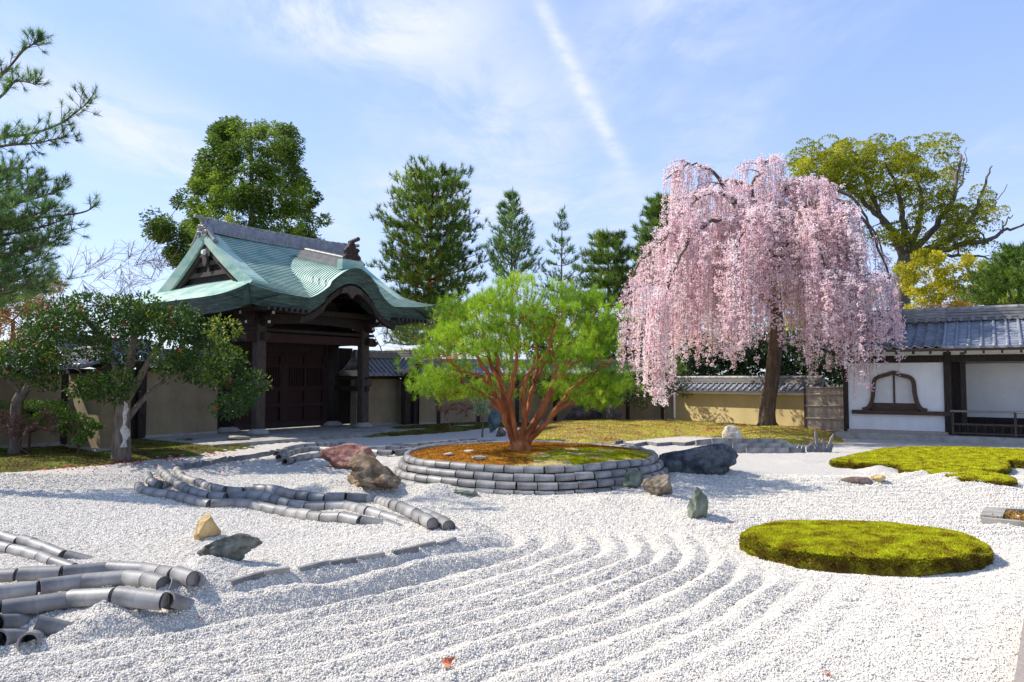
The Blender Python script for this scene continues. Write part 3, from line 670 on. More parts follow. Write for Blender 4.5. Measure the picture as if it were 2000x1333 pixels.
strand(t, [(-320, 800), (-150, 780), (0, 755), (140, 742), (370, 705), (590, 703), (700, 722), (810, 752), (880, 775)], .46, .080, .02)
strand(t, [(-330, 835), (-150, 825), (0, 820), (150, 817)], .42, .074, .03)
strand(t, [(-330, 905), (-150, 895), (0, 893), (130, 885)], .42, .084, .0)
strand(t, [(150, 822), (350, 868)], .50, .075, .02)
strand(t, [(120, 905), (205, 855)], .34, .075, -.02)
t = thing('tile_edging', 'rows of grey roof tiles curving in front of the stone paving of the gate', 'tile edging')
strand(t, [(1210, 98), (1290, 72), (1370, 62), (1450, 66), (1540, 66), (1610, 60), (1700, 58), (1790, 62), (1870, 66)], .42, .085, .04)
strand(t, [(1235, 118), (1320, 98), (1400, 86), (1480, 88)], .42, .085, .0)
strand(t, [(1200, 84), (1250, 64), (1300, 52), (1390, 45), (1500, 44)], .42, .085, .06)
strand(t, [(1600, 74), (1690, 80), (1780, 68), (1870, 52), (1960, 42), (2060, 34), (2160, 30)], .42, .085, .03)
strand(t, [(1690, 50), (1790, 46), (1880, 38), (1960, 32), (2080, 25)], .42, .08, .06)

# the round island: four stepped courses of tiles, a bed of moss on top
t = thing('tile_edging', 'four stepped rings of grey roof tiles holding up the round island', 'tile edging')
RINGS = ((2.80, .045, 200, 340), (2.72, .175, 190, 352), (2.63, .305, 178, 362), (2.53, .43, 0, 360))
for (R, z, a0, a1) in RINGS:
    pts = [(IX + math.cos(rad(a)) * R, IY + math.sin(rad(a)) * R, z + .012 * math.sin(rad(a * 5)) + rt_.uniform(-.006, .006)) for a in np.linspace(a0, a1, 60)]
    lay(t, pts, .345, .078, .010)
core = MB().lathe((IX, IY, 0), [(2.74, -.05), (2.70, .1), (2.60, .22), (2.50, .36), (2.42, .42)], 64).build('core', M['soil'], t)
ICE = .50
def isl(name, label, cond, m, seed, nb, L, W, hz_=.0):
    r = np.random.default_rng(seed); out = [(IX + math.cos(a) * 2.46, IY + math.sin(a) * 2.46) for a in np.linspace(0, 2 * PI, 80, endpoint=False)]
    hf = lambda x, y, d: .455 + .10 * (1 - np.exp(-d / .7)) + .018 * fbm(x * 4, y * 4, seed=5)
    V, F = patch(out, .075, hf, 5)
    cen = V[F].mean(1); k = cond(cen[:, 0] - IX, cen[:, 1] - IY); F = F[k]
    mb = MB().add(V, F); P = sample_tris(V, F, nb, r); blades(mb, P, L, W, r, .6)
    return mb.build(name, m, bed)
bed = thing('moss_bed', 'bed of rust and green moss on the round island under the red pine', 'moss bed')
edge = lambda x, y: (x - .1 + .5 * fbm(x * 1.6, y * 1.6, seed=71)) + (-.35 * (y + 1.2))
g_ = lambda x, y: (edge(x, y) > 0) & (y < .35 + .4 * fbm(x, y, seed=9))
sodm = lambda x, y: g_(x, y) & (vnoise(np.floor(x / .34), np.floor((y) / .30), seed=81) > .15)
isl('rust_moss', '', lambda x, y: ~g_(x, y), M['rust_moss'], 5, 26000, .022, .007)
isl('green_moss', '', lambda x, y: g_(x, y) & ~sodm(x, y), M['moss'], 6, 14000, .028, .008)
isl('sod', '', sodm, M['sod'], 7, 3000, .018, .007)
for (a, b, w, lab) in ((875, 886, 24, 'small flat pale stone set in the rusty moss at its left edge'), (916, 881, 22, 'flat pale stone in the rusty moss nearest the red trunk'), (936, 893, 30, 'flat pale stone in the rusty moss closest to the tile rim')):
    p = gp(a, b, .55); rock('stepping_stone', lab, (p.x, p.y, .54), (w / FPX * p.y / 2, .11, .035), .1, RM['pale'], int(a), cuts=5, rough=.04, sub=3)

# strips of slate on edge along the rim of the raised gravel
for i, (a, b, c, d, dark) in enumerate(((452, 1141, 514, 1127, 1), (516, 1125, 565, 1117, 0), (584, 1117, 641, 1104, 1), (645, 1102, 695, 1098, 1), (697, 1094, 750, 1088, 0), (767, 1083, 816, 1074, 1), (817, 1071, 850, 1065, 0), (857, 1066, 888, 1057, 1))):
    p, q = on(a, b), on(c, d); h = .05
    mb = MB().bar(p + Vector((0, 0, -.014)), q + Vector((0, 0, -.002)), .05, .09)
    places = ('first from the tile heap', 'second from the tile heap', 'third from the tile heap', 'fourth from the tile heap', 'halfway along the row', 'just past halfway along the row', 'next to last before the tip', 'last at the tip of the gravel')
    o = mb.build('slate_strip', M['slate' if dark else 'tile']); tag(o, ('dark' if dark else 'pale') + ' slate strip on edge in the gravel, ' + places[i], 'slate strip', 'slate strips edging the raised gravel')
sd = thing('slate_edging', 'zigzag line of grey slates edging the white gravel behind the island', 'slate edging')
zz = [(1075, 868), (1130, 873), (1165, 871), (1200, 874), (1202, 868), (1218, 866), (1222, 872), (1240, 874), (1262, 869), (1284, 872), (1310, 870), (1338, 872), (1365, 866), (1395, 864)]
for a, b in zip(zz[:-1], zz[1:]):
    p, q = on(*a), on(*b); inst('slate', MB().bar(p + Vector((0, 0, .04)), q + Vector((0, 0, .04)), .04, .11).mesh('slate', M['slate']), sd)
# flat tiles in two courses behind the long black rock
ft = thing('tile_edging', 'low wall of flat grey tiles behind the long black rock', 'tile edging')
flat = MB().box((0, 0, 0), (.42, .14, .15)).mesh('tile', M['tile'])
for row, (ya, yb, x0, x1, n) in enumerate(((884, 884, 1428, 1568, 6), (874, 875, 1400, 1560, 7), (866, 869, 1364, 1545, 8))):
    pa, pb = gp(x0, 885), gp(x1, 885); n = max(3, round((pb - pa).length / .42)); off = .11 * row
    for i in range(n):
        q = (i + .5) / n; p = pa.lerp(pb, q); e = abs(2 * q - 1); dz = -.10 * max(0, (e - .6) / .4) ** 2 * (1 if row else .6)
        inst('tile', flat, ft, (p.x, p.y + off + .12 * e * e, .06 + .115 * row + dz), (rt_.uniform(-.22, -.12), .16 * max(0, e - .6) / .4 * (1 if q > .5 else -1), rt_.uniform(-.03, .03) - .1 * e * (1 if q > .5 else -1)), ((pb - pa).length / n / .42 * .97, 1, 1))
# fan of slate blades
fan = thing('slate_fan', 'spiky fan of narrow grey slates stuck upright in the gravel', 'slate fan')
for (a, h, lean) in ((1580, 14, -.1), (1586, 18, -.15), (1562, 16, .05), (1570, 14, .05), (1592, 24, -.25), (1597, 44, -.05), (1601, 22, .05), (1606, 27, .12), (1610, 16, .2), (1613, 40, .45), (1618, 20, .55), (1604, 18, -.1)):
    p = gp(a, 884, 0); H = h / FPX * p.y
    q = p + Vector((math.sin(lean) * H, .05, H * math.cos(lean)))
    mb = MB().tube([p - Vector((0, 0, .1)), p.lerp(q, .75), q], [.05, .045, .012], 4); mb.build('slate', M['slate'], fan)
# row of small dark slates along the left bank
se = thing('slate_edging', 'line of small dark slates at the edge of the shaded left bank', 'slate edging')
for i, (a, b) in enumerate(((350, 917), (366, 915), (384, 912), (402, 909), (420, 906), (437, 903), (452, 901), (466, 899), (480, 897), (494, 895), (508, 893), (521, 890), (533, 888), (545, 886))):
    p = on(a, b); inst('slate', MB().box((0, 0, .03), (.24, .10, .13), None, (.7, .5)).mesh('slate', M['slate']), se, p, (rt_.uniform(-.2, .2), rt_.uniform(-.3, .3), rt_.uniform(.2, .9)))
# stone framed pit on the right, and a pale board at the edge of the veranda
pit = thing('drain_pit', 'stone framed pit filled with rust coloured leaves beside the gravel', 'pit')
a, b, c, d = gp(1918, 1022), gp(2090, 1040), gp(2075, 1008), gp(1930, 1002)
def edgebar(p, q, w): return MB().bar(p + Vector((0, 0, .035)), q + Vector((0, 0, .035)), w, .09)
edgebar(a, b, .10).build('curb', M['stone'], pit); edgebar(d, c, .10).build('curb', M['stone'], pit)
edgebar(a.lerp(d, .12) + Vector((.12, 0, .006)), a.lerp(d, .88) + Vector((.12, 0, .006)), .26).build('curb', M['stone'], pit)
r_ = np.random.default_rng(2); n = 900; U, Vv = r_.random(n), r_.random(n)
Q = np.array([tuple((a.lerp(b, u)).lerp(d.lerp(c, u), .1 + .8 * v)) for u, v in zip(U, Vv)]); Q[:, 2] = .02 + r_.uniform(0, .03, n)
mb = MB(); blades(mb, Q, .06, .022, r_, 1.6); o = mb.build('leaf_litter', M['l_orange'], pit); tag(o, kind='stuff')
pa, pb = gp(1979, 1340, .12), gp(2003, 1185, .12); dd = (pb - pa).normalized(); pa = pa - dd * 1.5; sd_ = Vector((dd.y, -dd.x, 0)) * .3
mb = MB(); V = [pa, pb, pb + sd_, pa + sd_]; mb.add([tuple(v) for v in V] + [tuple(v - Vector((0, 0, .10))) for v in V], np.array([(3, 2, 1, 0), (0, 1, 5, 4), (1, 2, 6, 5), (2, 3, 7, 6), (3, 0, 4, 7)]))
o = mb.build('veranda_board', M['bamboo']); tag(o, 'pale wooden board at the near corner of the gravel', 'board')

# ---------------------------------------------------------------- tiled roofs
def tiled_roof(par, x0, x1, yc, hf_, hb, ze, zr, rib=.27, rr=.06, ridge=.26, m='rooftile', sag=.05, course=.24, caps=True, mr='rooftile_warm', both=True, layers=4):
    """gabled roof of pan tiles and round ribs along x: front eave at yc-hf_, back eave at yc+hb"""
    H = zr - ze
    def prof(q): return zr - H * q - sag * 4 * q * (1 - q)        # q 0 ridge .. 1 eave
    for (sgn, W) in (((-1, hf_), (1, hb)) if both else ((-1, hf_),)):
        nC = max(3, int(math.hypot(W, H) / course)); rows = []
        for i in range(nC):
            qa, qb = i / nC, (i + 1) / nC
            for q, dz in ((qa, 0.0), (qb, .022)): rows.append([(x, yc + sgn * W * q, prof(q) + dz) for x in np.linspace(x0, x1, 2)])
        rows.append([(x, yc + sgn * W, ze - .05) for x in np.linspace(x0, x1, 2)])
        rows.append([(x, yc + sgn * W * .55, ze - .05 + (prof(.55) - ze) * .85) for x in np.linspace(x0, x1, 2)])
        g = np.array(rows); g = g if sgn < 0 else g[:, ::-1]
        MB().grid(g[:, ::-1]).build('tile_pan', M[m], par)
        n = max(2, round((x1 - x0) / rib)); pts = [Vector((0, yc + sgn * W * q, prof(q) + rr * .45)) for q in np.linspace(0.02, 1.03, 7)]
        me_ = MB().tube(pts, [rr * .92] * 6 + [rr * 1.05], 8).mesh('tile_rib', M[m], True)
        for i in range(n + 1): inst('tile_rib', me_, par, (x0 + (x1 - x0) * i / n, 0, 0))
    zt = zr - .03
    for k in range(layers):
        h = ridge / layers; w = .26 - .03 * k
        MB().box(((x0 + x1) / 2, yc, zt + h * (k + .5)), (x1 - x0 + .04, w + (.04 if k % 2 else 0), h * .82)).build('ridge_course', M[mr], par)
        MB().box(((x0 + x1) / 2, yc, zt + h * (k + .95)), (x1 - x0, w - .05, h * .3)).build('ridge_bed', M['tile_in'], par)
    L = .33; n = max(1, round((x1 - x0) / L)); me_ = tmesh(L, .075)
    for i in range(n): inst('ridge_tile', me_, par, (x0 + (i + .5) * (x1 - x0) / n, yc, zt + ridge + .035), None, ((x1 - x0) / n / L, 1, 1))
    return prof

def onigawara(par, loc, s, face, m='rooftile_warm'):
    """ornamental ridge end tile: shield with scrolls and a boss; face is the axis it looks along (+1/-1 x)"""
    mb = MB(); x, y, z = loc; t = .12 * s
    ol = [(-.30, 0), (-.34, .12), (-.24, .22), (-.30, .36), (-.18, .48), (-.10, .62), (0, .70), (.10, .62), (.18, .48), (.30, .36), (.24, .22), (.34, .12), (.30, 0)]
    mb.prism([(a * s, b * s) for a, b in ol], Vector((t, 0, 0)), (x - t / 2, y, z), (0, 1, 0), (0, 0, 1))
    for (a, b, r) in ((-.24, .10, .12), (.24, .10, .12), (-.20, .36, .10), (.20, .36, .10), (0, .26, .17), (0, .56, .09)):
        pts = [(x + face * t * .6, y + (a + math.cos(k) * r * (1 - k / 14)) * s, z + (b + math.sin(k) * r * (1 - k / 14)) * s) for k in np.linspace(0, 9, 16)]
        mb.tube(pts, .030 * s, 5)
    mb.tube([(x - face * .1 * s, y, z + .66 * s), (x + face * .38 * s, y, z + .74 * s)], .075 * s, 8)
    return mb.build('ridge_end_tile', M[m], par)

# ---------------------------------------------------------------- the gate
GA = math.atan2(.796, .605)
gate = thing('temple_gate', 'dark wooden temple gate with a green copper roof and a swelling front gable', 'gate', (-8.6, 25.0, 0), GA)
SC, TC = 2.4, 1.9; PZ = .12                                            # centre of the plan, height of the paving
A0, B0, ZR, ZE = 4.15, 4.0, 7.1, 4.62
def zmain(b): q = np.abs(b) / B0; return ZR - (ZR - ZE) * q * (1.24 - .24 * q)
ADD = .62
bq = np.linspace(0, B0, 200); zq = zmain(bq)
def amax(b): return np.minimum(A0, A0 - (zmain(b) - ZE) / ADD)
def bmax(a): z = ZE + (A0 - np.abs(a)) * ADD; return np.interp(-z, -zq, bq)
GAB = 3.32
def upturn(a, b): return .26 * (np.abs(a) / A0) ** 4 * (np.abs(b) / B0) ** 5 * 1.0
KW, KH, KB = 2.15, 1.22, 4.18
def kara(a): x = np.clip(np.abs(a) / KW, 0, 1); return ZE - .06 + KH * (0.5 + 0.5 * np.cos(PI * x)) ** .92 - .10 * np.sin(PI * np.clip(x, .0, 1)) ** 2 * (x > .5)
def front_sheet(dz=0.0, inset=0.0, under=False):
    rows = []; nb = 34
    bs = np.linspace(0.02, B0 - inset, nb + 1)
    for i in range(nb):
        for b, lift in (((bs[i], 0), (bs[i + 1], .028)) if not under else ((bs[i], 0),)):
            am = max(GAB if zmain(b) > ZE + (A0 - GAB) * ADD else 0, float(amax(b))); am = min(am, A0 - inset)
            a = np.linspace(-am, am, 97); z = zmain(b) + upturn(a, b)
            zk = kara(a) + .24 * (B0 - b) + .02; bb = np.full_like(a, b)
            inK = (np.abs(a) < KW) & (zk > z)
            z = np.where(inK, zk, z); rows.append(np.stack([a + SC, TC - bb, z + lift + dz], -1))
    # the swelling front gable reaches a little farther out
    if not under:
        a = rows[-1][:, 0] - SC; z = rows[-1][:, 2]; o = (KB - B0) * (0.5 + .5 * np.cos(PI * np.clip(np.abs(a) / KW, 0, 1)))
        rows.append(np.stack([a + SC, TC - B0 - o, z - .01], -1))
    return np.array(rows)
FS = front_sheet()
o = MB().grid(FS[:, ::-1]).build('roof_slope', M['copper'], gate, False); o.data.materials.append(M['copper_step_shade'])
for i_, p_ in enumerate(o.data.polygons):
    if (i_ // (FS.shape[1] - 1)) % 2 == 1 and i_ // (FS.shape[1] - 1) < FS.shape[0] - 3: p_.material_index = 1  # step risers coloured dark in place of the shade they barely cast
bsb = np.linspace(0.02, B0, 36); rows = []
for b in bsb:
    am = max(GAB if zmain(b) > ZE + (A0 - GAB) * ADD else 0, float(amax(b))); a = np.linspace(-am, am, 41)
    rows.append(np.stack([a + SC, np.full_like(a, TC + b), zmain(b) + upturn(a, b)], -1))
BS = np.array(rows); MB().grid(BS).build('roof_slope', M['copper'], gate, True)
SIDE = {}
for sg in (-1, 1):
    rows = []
    for i in range(14):
        a0_, a1_ = 2.95 + (A0 - 2.95) * i / 14, 2.95 + (A0 - 2.95) * (i + 1) / 14
        for a, l in ((a0_, 0), (a1_, .014)):
            bm_ = float(bmax(a)); b = np.linspace(-bm_, bm_, 41); z = ZE + (A0 - a) * ADD + .26 * (np.abs(b) / B0) ** 4 * (a / A0) ** 5 + l
            rows.append(np.stack([np.full_like(b, SC + sg * a), TC + b, z], -1))
    g = np.array(rows); SIDE[sg] = g; MB().grid(g if sg > 0 else g[:, ::-1]).build('hip_slope', M['copper'], gate, False)
# thick layered eave edges
def eave_edge(name, top, inward, th=.52, m='copper_edge', steps=5):
    rows = []
    for k in range(steps + 1):
        q = k / steps
        for dq in ((0,) if k in (0, steps) else (0, .018)):
            rows.append(top + np.array(inward) * (q * .26 + dq) + np.array([0, 0, -th * q]))
    rows.append(rows[-1] + np.array(inward) * 1.0 + np.array([0, 0, .30]))
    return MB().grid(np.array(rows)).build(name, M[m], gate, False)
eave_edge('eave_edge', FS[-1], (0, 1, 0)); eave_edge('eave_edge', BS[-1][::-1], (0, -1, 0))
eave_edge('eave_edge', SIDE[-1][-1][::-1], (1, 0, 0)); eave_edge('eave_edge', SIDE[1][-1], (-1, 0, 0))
# soffit boards
for sg in (-1, 1):
    pass
US = front_sheet(-.50, .30, True); US[..., 2] = np.minimum(US[..., 2], np.maximum(US[..., 2], 0)); MB().grid(US[8:]).build('soffit', M['wood'], gate)
rows = [np.stack([np.linspace(-w_, w_, 5) + SC, np.full(5, TC + b), np.full(5, zmain(b) - .55)], -1) for b, w_ in ((.3, 2.9), (2.6, 2.9), (3.7, 3.8))]
MB().grid(np.array(rows)[:, ::-1]).build('soffit', M['wood'], gate)
for sg in (-1, 1):
    rows = [np.stack([np.full(9, SC + sg * a), TC + np.linspace(-1, 1, 9) * min(3.75, float(bmax(a))), np.full(9, ZE + (A0 - a) * ADD - .52)], -1) for a in (2.6, 3.2, 3.9)]
    g = np.array(rows); MB().grid(g if sg < 0 else g[:, ::-1]).build('soffit', M['wood'], gate)
# bargeboards, gable wall, pendant
for sg in (-1, 1):
    b = np.concatenate([np.linspace(-3.22, -.0, 24), np.linspace(0, 3.22, 24)[1:]])
    zt = zmain(b); xo = SC + sg * (GAB + .03)
    th = .34 + .10 * (np.abs(b) / 3.2)
    out_ = np.stack([np.full_like(b, xo), TC + b, zt + .03], -1); low = out_ - np.stack([np.full_like(b, sg * .05), np.sign(b) * .10, th], -1)
    inn = low - np.array([sg * .34, 0, 0.0]); topi = out_ - np.array([sg * .5, 0, -.012])
    g = np.stack([topi, out_, low, inn]); MB().grid(g if sg < 0 else g[:, ::-1]).build('bargeboard', M['copper'], gate)
    lo2 = low - np.array([sg * .10, 0, -.05]); lo3 = lo2 - np.stack([np.zeros_like(b), np.sign(b) * .06, np.full_like(b, .26)], -1); lo4 = lo3 - np.array([sg * .1, 0, 0])
    g = np.stack([lo2, lo3, lo4]); MB().grid(g if sg < 0 else g[:, ::-1]).build('bargeboard', M['wood'], gate)
    xw = SC + sg * 2.98; bb = np.linspace(-2.9, 2.9, 21)
    g = np.stack([np.stack([np.full_like(bb, xw), TC + bb, np.full_like(bb, 5.28)], -1), np.stack([np.full_like(bb, xw), TC + bb, np.maximum(zmain(bb) - .1, 5.28)], -1)])
    MB().grid(g if sg > 0 else g[:, ::-1]).build('gable_wall', M['wood'], gate)
    for (z, w) in ((5.62, 3.4), (6.0, 2.1)): MB().box((xw + sg * .08, TC, z), (.14, w, .15)).build('gable_beam', M['wood_grey'], gate)
    for y in (-.9, 0, .9): MB().box((xw + sg * .07, TC + y, 5.8 if y else 6.1), (.12, .14, .5 if y else .8)).build('gable_strut', M['wood_grey'], gate)
    mb = MB(); x = xo - sg * .14
    mb.prism([(-.12, .1), (-.34, -.02), (-.30, -.22), (-.16, -.20), (-.12, -.42), (0, -.56), (.12, -.42), (.16, -.20), (.30, -.22), (.34, -.02), (.12, .1)], Vector((.08, 0, 0)), (x - .04, TC, 6.42), (0, 1, 0), (0, 0, 1))
    for k in range(6): mb.lathe((0, 0, 0), [(.001, 0), (.001, .001)], 3) if False else None
    mb.build('gable_pendant', M['wood_grey'], gate); mb2 = MB(); mb2.tube([(x + sg * .02, TC, 6.36), (x + sg * .14, TC, 6.36)], [.11, .07], 8); mb2.build('boss', M['white_end'], gate)
# main ridge
xr = np.linspace(-3.22, 3.22, 25)
def ridge_line(x, z0): return z0 + .10 * (np.abs(x) / 3.46) ** 3
for k, (z0, w, h) in enumerate(((6.98, .46, .12), (7.11, .36, .09), (7.21, .30, .09), (7.31, .26, .09))):
    mb = MB(); G = []
    for (dy, dz) in ((-w / 2, 0), (-w / 2, h), (w / 2, h), (w / 2, 0)): G.append(np.stack([xr + SC, np.full_like(xr, TC + dy), ridge_line(xr, z0) + dz], -1))
    mb.grid(np.array(G)[:, ::-1]); 
    for e in (0, -1): mb.add([tuple(G[i][e]) for i in range(4)], np.array([[0, 1, 2, 3]]))
    mb.build('ridge_course', M['rooftile'], gate)
for i in range(21):
    x = -3.12 + 6.24 * (i + .5) / 21; inst('ridge_tile', tmesh(.33, .095), gate, (SC + x, TC, float(ridge_line(x, 7.43))), (0, 0, 0), (.95, 1, 1))
disc = MB().tube([(0, -.24, 0), (0, .24, 0)], .052, 8).mesh('ridge_disc', M['rooftile_warm'])
for i in range(34):
    x = -3.12 + 6.24 * (i + .5) / 34; inst('ridge_disc', disc, gate, (SC + x, TC, float(ridge_line(x, 7.085))))
for sg in (-1, 1):
    onigawara(gate, (SC + sg * 3.30, TC, 6.90), .92, sg)
    for yy in (-1, 1): 
        pts = [Vector((SC + sg * 3.27, TC + yy * (.20 + .55 * q), zmain(.20 + .55 * q) + .09 + .22 * (1 - q) ** 2)) for q in np.linspace(0, 1, 6)]
        MB().tube(pts, [.10, .10, .09, .08, .08, .09], 8).build('ridge_end_fin', M['rooftile_warm'], gate, True)
# ridge of the front gable, on its copper saddle
zk0 = float(kara(np.array([0.0]))[0])
def kz(b): return zk0 + .24 * (B0 - b)
yb = np.linspace(1.15, 3.72, 12)
for k, (w, h, d) in enumerate(((.52, .10, .0), (.40, .10, .10), (.30, .10, .20))):
    G = []
    for (dx, dz) in ((-w / 2, -.05 if k == 0 else 0), (-w / 2, h), (w / 2, h), (w / 2, -.05 if k == 0 else 0)): G.append(np.stack([np.full_like(yb, SC + dx), TC - yb, kz(yb) + d + dz], -1))
    mb = MB().grid(np.array(G)); 
    for e in (0, -1): mb.add([tuple(G[i][e]) for i in range(4)], np.array([[0, 1, 2, 3]]))
    mb.build('ridge_course', M['rooftile_warm'], gate)
for i in range(8):
    b = 1.3 + 2.35 * (i + .5) / 8; inst('ridge_tile', tmesh(.33, .085), gate, (SC, TC - b, kz(b) + .33), (0, -math.atan(.24), PI / 2), (.92, 1, 1))
MB().box((SC, TC - 3.80, kz(3.8) + .11), (.95, .26, .36)).build('saddle', M['copper'], gate)
on2 = onigawara(gate, (0, 0, 0), 1.0, 1, 'wood_grey'); on2.location = (SC, TC - 3.82, kz(3.8) + .27); on2.rotation_euler = (0, 0, -PI / 2)
# under the front gable: bent board, rainbow beam, strut
ak = np.linspace(-KW * .98, KW * .98, 41)
zk_ = kara(ak) - .56
g = np.stack([np.stack([ak + SC, np.full_like(ak, TC - 3.86), zk_ + .02], -1), np.stack([ak + SC, np.full_like(ak, TC - 3.84), zk_ - .20], -1), np.stack([ak + SC, np.full_like(ak, TC - 3.70), zk_ - .20], -1)])
MB().grid(g).build('gable_board', M['wood'], gate)
mb = MB(); mb.prism([(-.10, .1), (-.42, -.02), (-.5, -.2), (-.2, -.16), (0, -.34), (.2, -.16), (.5, -.2), (.42, -.02), (.10, .1)], Vector((0, .08, 0)), (SC, TC - 3.92, zk0 - .66), (1, 0, 0), (0, 0, 1)); mb.build('gable_pendant', M['wood_grey'], gate)
aw = np.linspace(-1.75, 1.75, 31); zw = np.maximum(kara(aw) - .6, 4.02)
g = np.stack([np.stack([aw + SC, np.full_like(aw, .12), np.full_like(aw, 4.0)], -1), np.stack([aw + SC, np.full_like(aw, .12), zw + .1], -1)]); MB().grid(g).build('gable_wall', M['wood'], gate)
mb = MB(); n = 24; top = []; bot = []
for i in range(n + 1):
    x = -2.5 + 5.0 * i / n; c = .16 * (1 - (x / 2.5) ** 2); top.append((x, .20 + c * .6)); bot.append((x, -.18 + c))
mb.prism(bot + top[::-1], Vector((0, .26, 0)), (SC, -.13, 3.98), (1, 0, 0), (0, 0, 1)); mb.build('rainbow_beam', M['wood'], gate)
mb = MB(); mb.prism([(-.75, 0), (-.6, .10), (-.3, .18), (-.14, .40), (.14, .40), (.3, .18), (.6, .10), (.75, 0), (.4, -.02), (.2, .12), (-.2, .12), (-.4, -.02)], Vector((0, .16, 0)), (SC, -.12, 4.28), (1, 0, 0), (0, 0, 1)); mb.build('frog_leg_strut', M['wood_grey'], gate)
# posts, bases, beams, brackets
basem = MB().lathe((0, 0, 0), [(.36, 0), (.38, .05), (.33, .13), (.24, .17), (.22, .20)], 16).mesh('post_base', M['stone'], True)
corner = [(0.1, 0.0), (4.7, 0.0), (0.1, 3.8), (4.7, 3.8)]
postm = MB().cbox((0, 0, 0), (.36, .36, 3.52), .05).mesh('post', M['wood_grey'])
for (s, tt) in corner: inst('post_base', basem, gate, (s, tt, PZ)); inst('post', postm, gate, (s, tt, PZ + .19 + 1.76))
for s in (0.1, 4.7):
    inst('post_base', basem, gate, (s, TC, PZ), None, (1.25, 1.25, 1)); MB().lathe((s, TC, PZ + .2), [(.29, 0), (.30, 1.5), (.28, 3.9)], 20).build('pillar', M['wood'], gate, True)
    for t0_, t1_ in ((-.05, TC), (TC, 3.85)):
        for z, h in ((1.62, .20), (2.02, .09)): MB().box((s, (t0_ + t1_) / 2, z), (.14, t1_ - t0_ + .5, h)).build('tie_rail', M['wood'], gate)
    MB().box((s, TC, 3.42), (.20, 4.7, .26)).build('tie_beam', M['wood'], gate); MB().box((s, TC, 3.92), (.10, 3.9, 1.0)).build('side_board', M['wood'], gate); MB().box((s, TC + .95, 2.65), (.09, 1.9, 1.5)).build('side_board', M['wood'], gate)
    for tt in (0, 3.8): MB().box((s, tt, 2.02 - .2), (.46, .46, .24)).build('post_collar', M['wood_grey'], gate)
for tt in (0.0, 3.8):
    MB().box((SC, tt, 3.40), (5.7, .20, .30)).build('tie_beam', M['wood_red'], gate); MB().box((SC, tt, 3.66), (5.4, .32, .10)).build('tie_beam', M['wood'], gate)
    for s, d in ((0.1, -1), (4.7, 1)):
        mb = MB(); mb.prism([(0, -.14), (.35, -.16), (.52, -.06), (.50, .04), (.38, .05), (.30, .16), (0, .16)], Vector((0, .18, 0)), (s + d * .16, tt - .09, 3.40), (d, 0, 0), (0, 0, 1)); mb.build('carved_beam_end', M['wood_grey'], gate)
for zz_ in (3.05,): MB().box((SC, TC, 3.50), (5.2, .30, .42)).build('lintel', M['wood'], gate); MB().box((SC, TC, 4.0), (4.6, .14, 2.0)).build('transom', M['wood'], gate)
blk = MB().box((0, 0, 0), (.20, .20, .10), None).box((0, 0, .09), (.26, .26, .09)).mesh('bracket_block', M['wood'])
def arm_mesh(L):
    mb = MB(); o = [(-L / 2, .10), (-L / 2, .0), (-L / 2 + .14, -.09), (L / 2 - .14, -.09), (L / 2, .0), (L / 2, .10)]
    mb.prism(o, Vector((0, .14, 0)), (0, -.07, 0), (1, 0, 0), (0, 0, 1)); return mb.mesh('bracket_arm', M['wood'])
arm1, arm2 = arm_mesh(1.05), arm_mesh(1.5)
wend = MB().box((0, 0, 0), (.012, .10, .09)).mesh('painted_end', M['white_end'])
for (s, tt) in corner:
    for k, am_ in enumerate((arm1, arm2)):
        z = 3.86 + k * .30
        for rz in (0, PI / 2):
            o = inst('bracket_arm', am_, gate, (s, tt, z + (.003 if rz else 0)), (0, 0, rz)); L = 1.05 if k == 0 else 1.5
            for e in (-1, 1): inst('painted_end', wend, o, (e * (L / 2 + .006), 0, .04))
            for e in (-1, 0, 1):
                p = e * (L / 2 - .16); inst('bracket_block', blk, gate, (s + (p if not rz else 0), tt + (p if rz else 0), z + .15 + (.002 if rz else 0)))
for tt in (-.45, 0.0, 3.8, 4.25): MB().box((SC, tt, 4.42 if tt in (0.0, 3.8) else 4.33), (6.5, .16, .18)).build('purlin', M['wood'], gate)
for s in (-.45, 0.1, 4.7, 5.25): MB().box((s, TC, 4.425), (.16, 5.2, .17)).build('purlin', M['wood'], gate)
raf = MB().box((0, -1.0, 0), (.085, 2.3, .11)).mesh('rafter', M['wood']); rafe = MB().box((0, -2.152, 0), (.07, .008, .09)).mesh('rafter_end', M['wood_grey'])
for i in range(34):
    a = -3.6 + 7.2 * (i + .5) / 34
    if abs(a) > 1.95: o = inst('rafter', raf, gate, (SC + a, -.1, 4.40), (rad(6), 0, 0)); inst('rafter_end', rafe, o)
    inst('rafter', raf, gate, (SC + a, 3.9, 4.40), (rad(-6), 0, PI))
for i in range(26):
    b = -3.4 + 6.8 * (i + .5) / 26
    for sg in (-1, 1):
        o = inst('rafter', raf, gate, (SC + sg * 2.1, TC + b, 4.46), (rad(6), 0, -PI / 2 if sg < 0 else PI / 2)); o.scale = (1, .82, 1)
        inst('rafter_end', rafe, o)
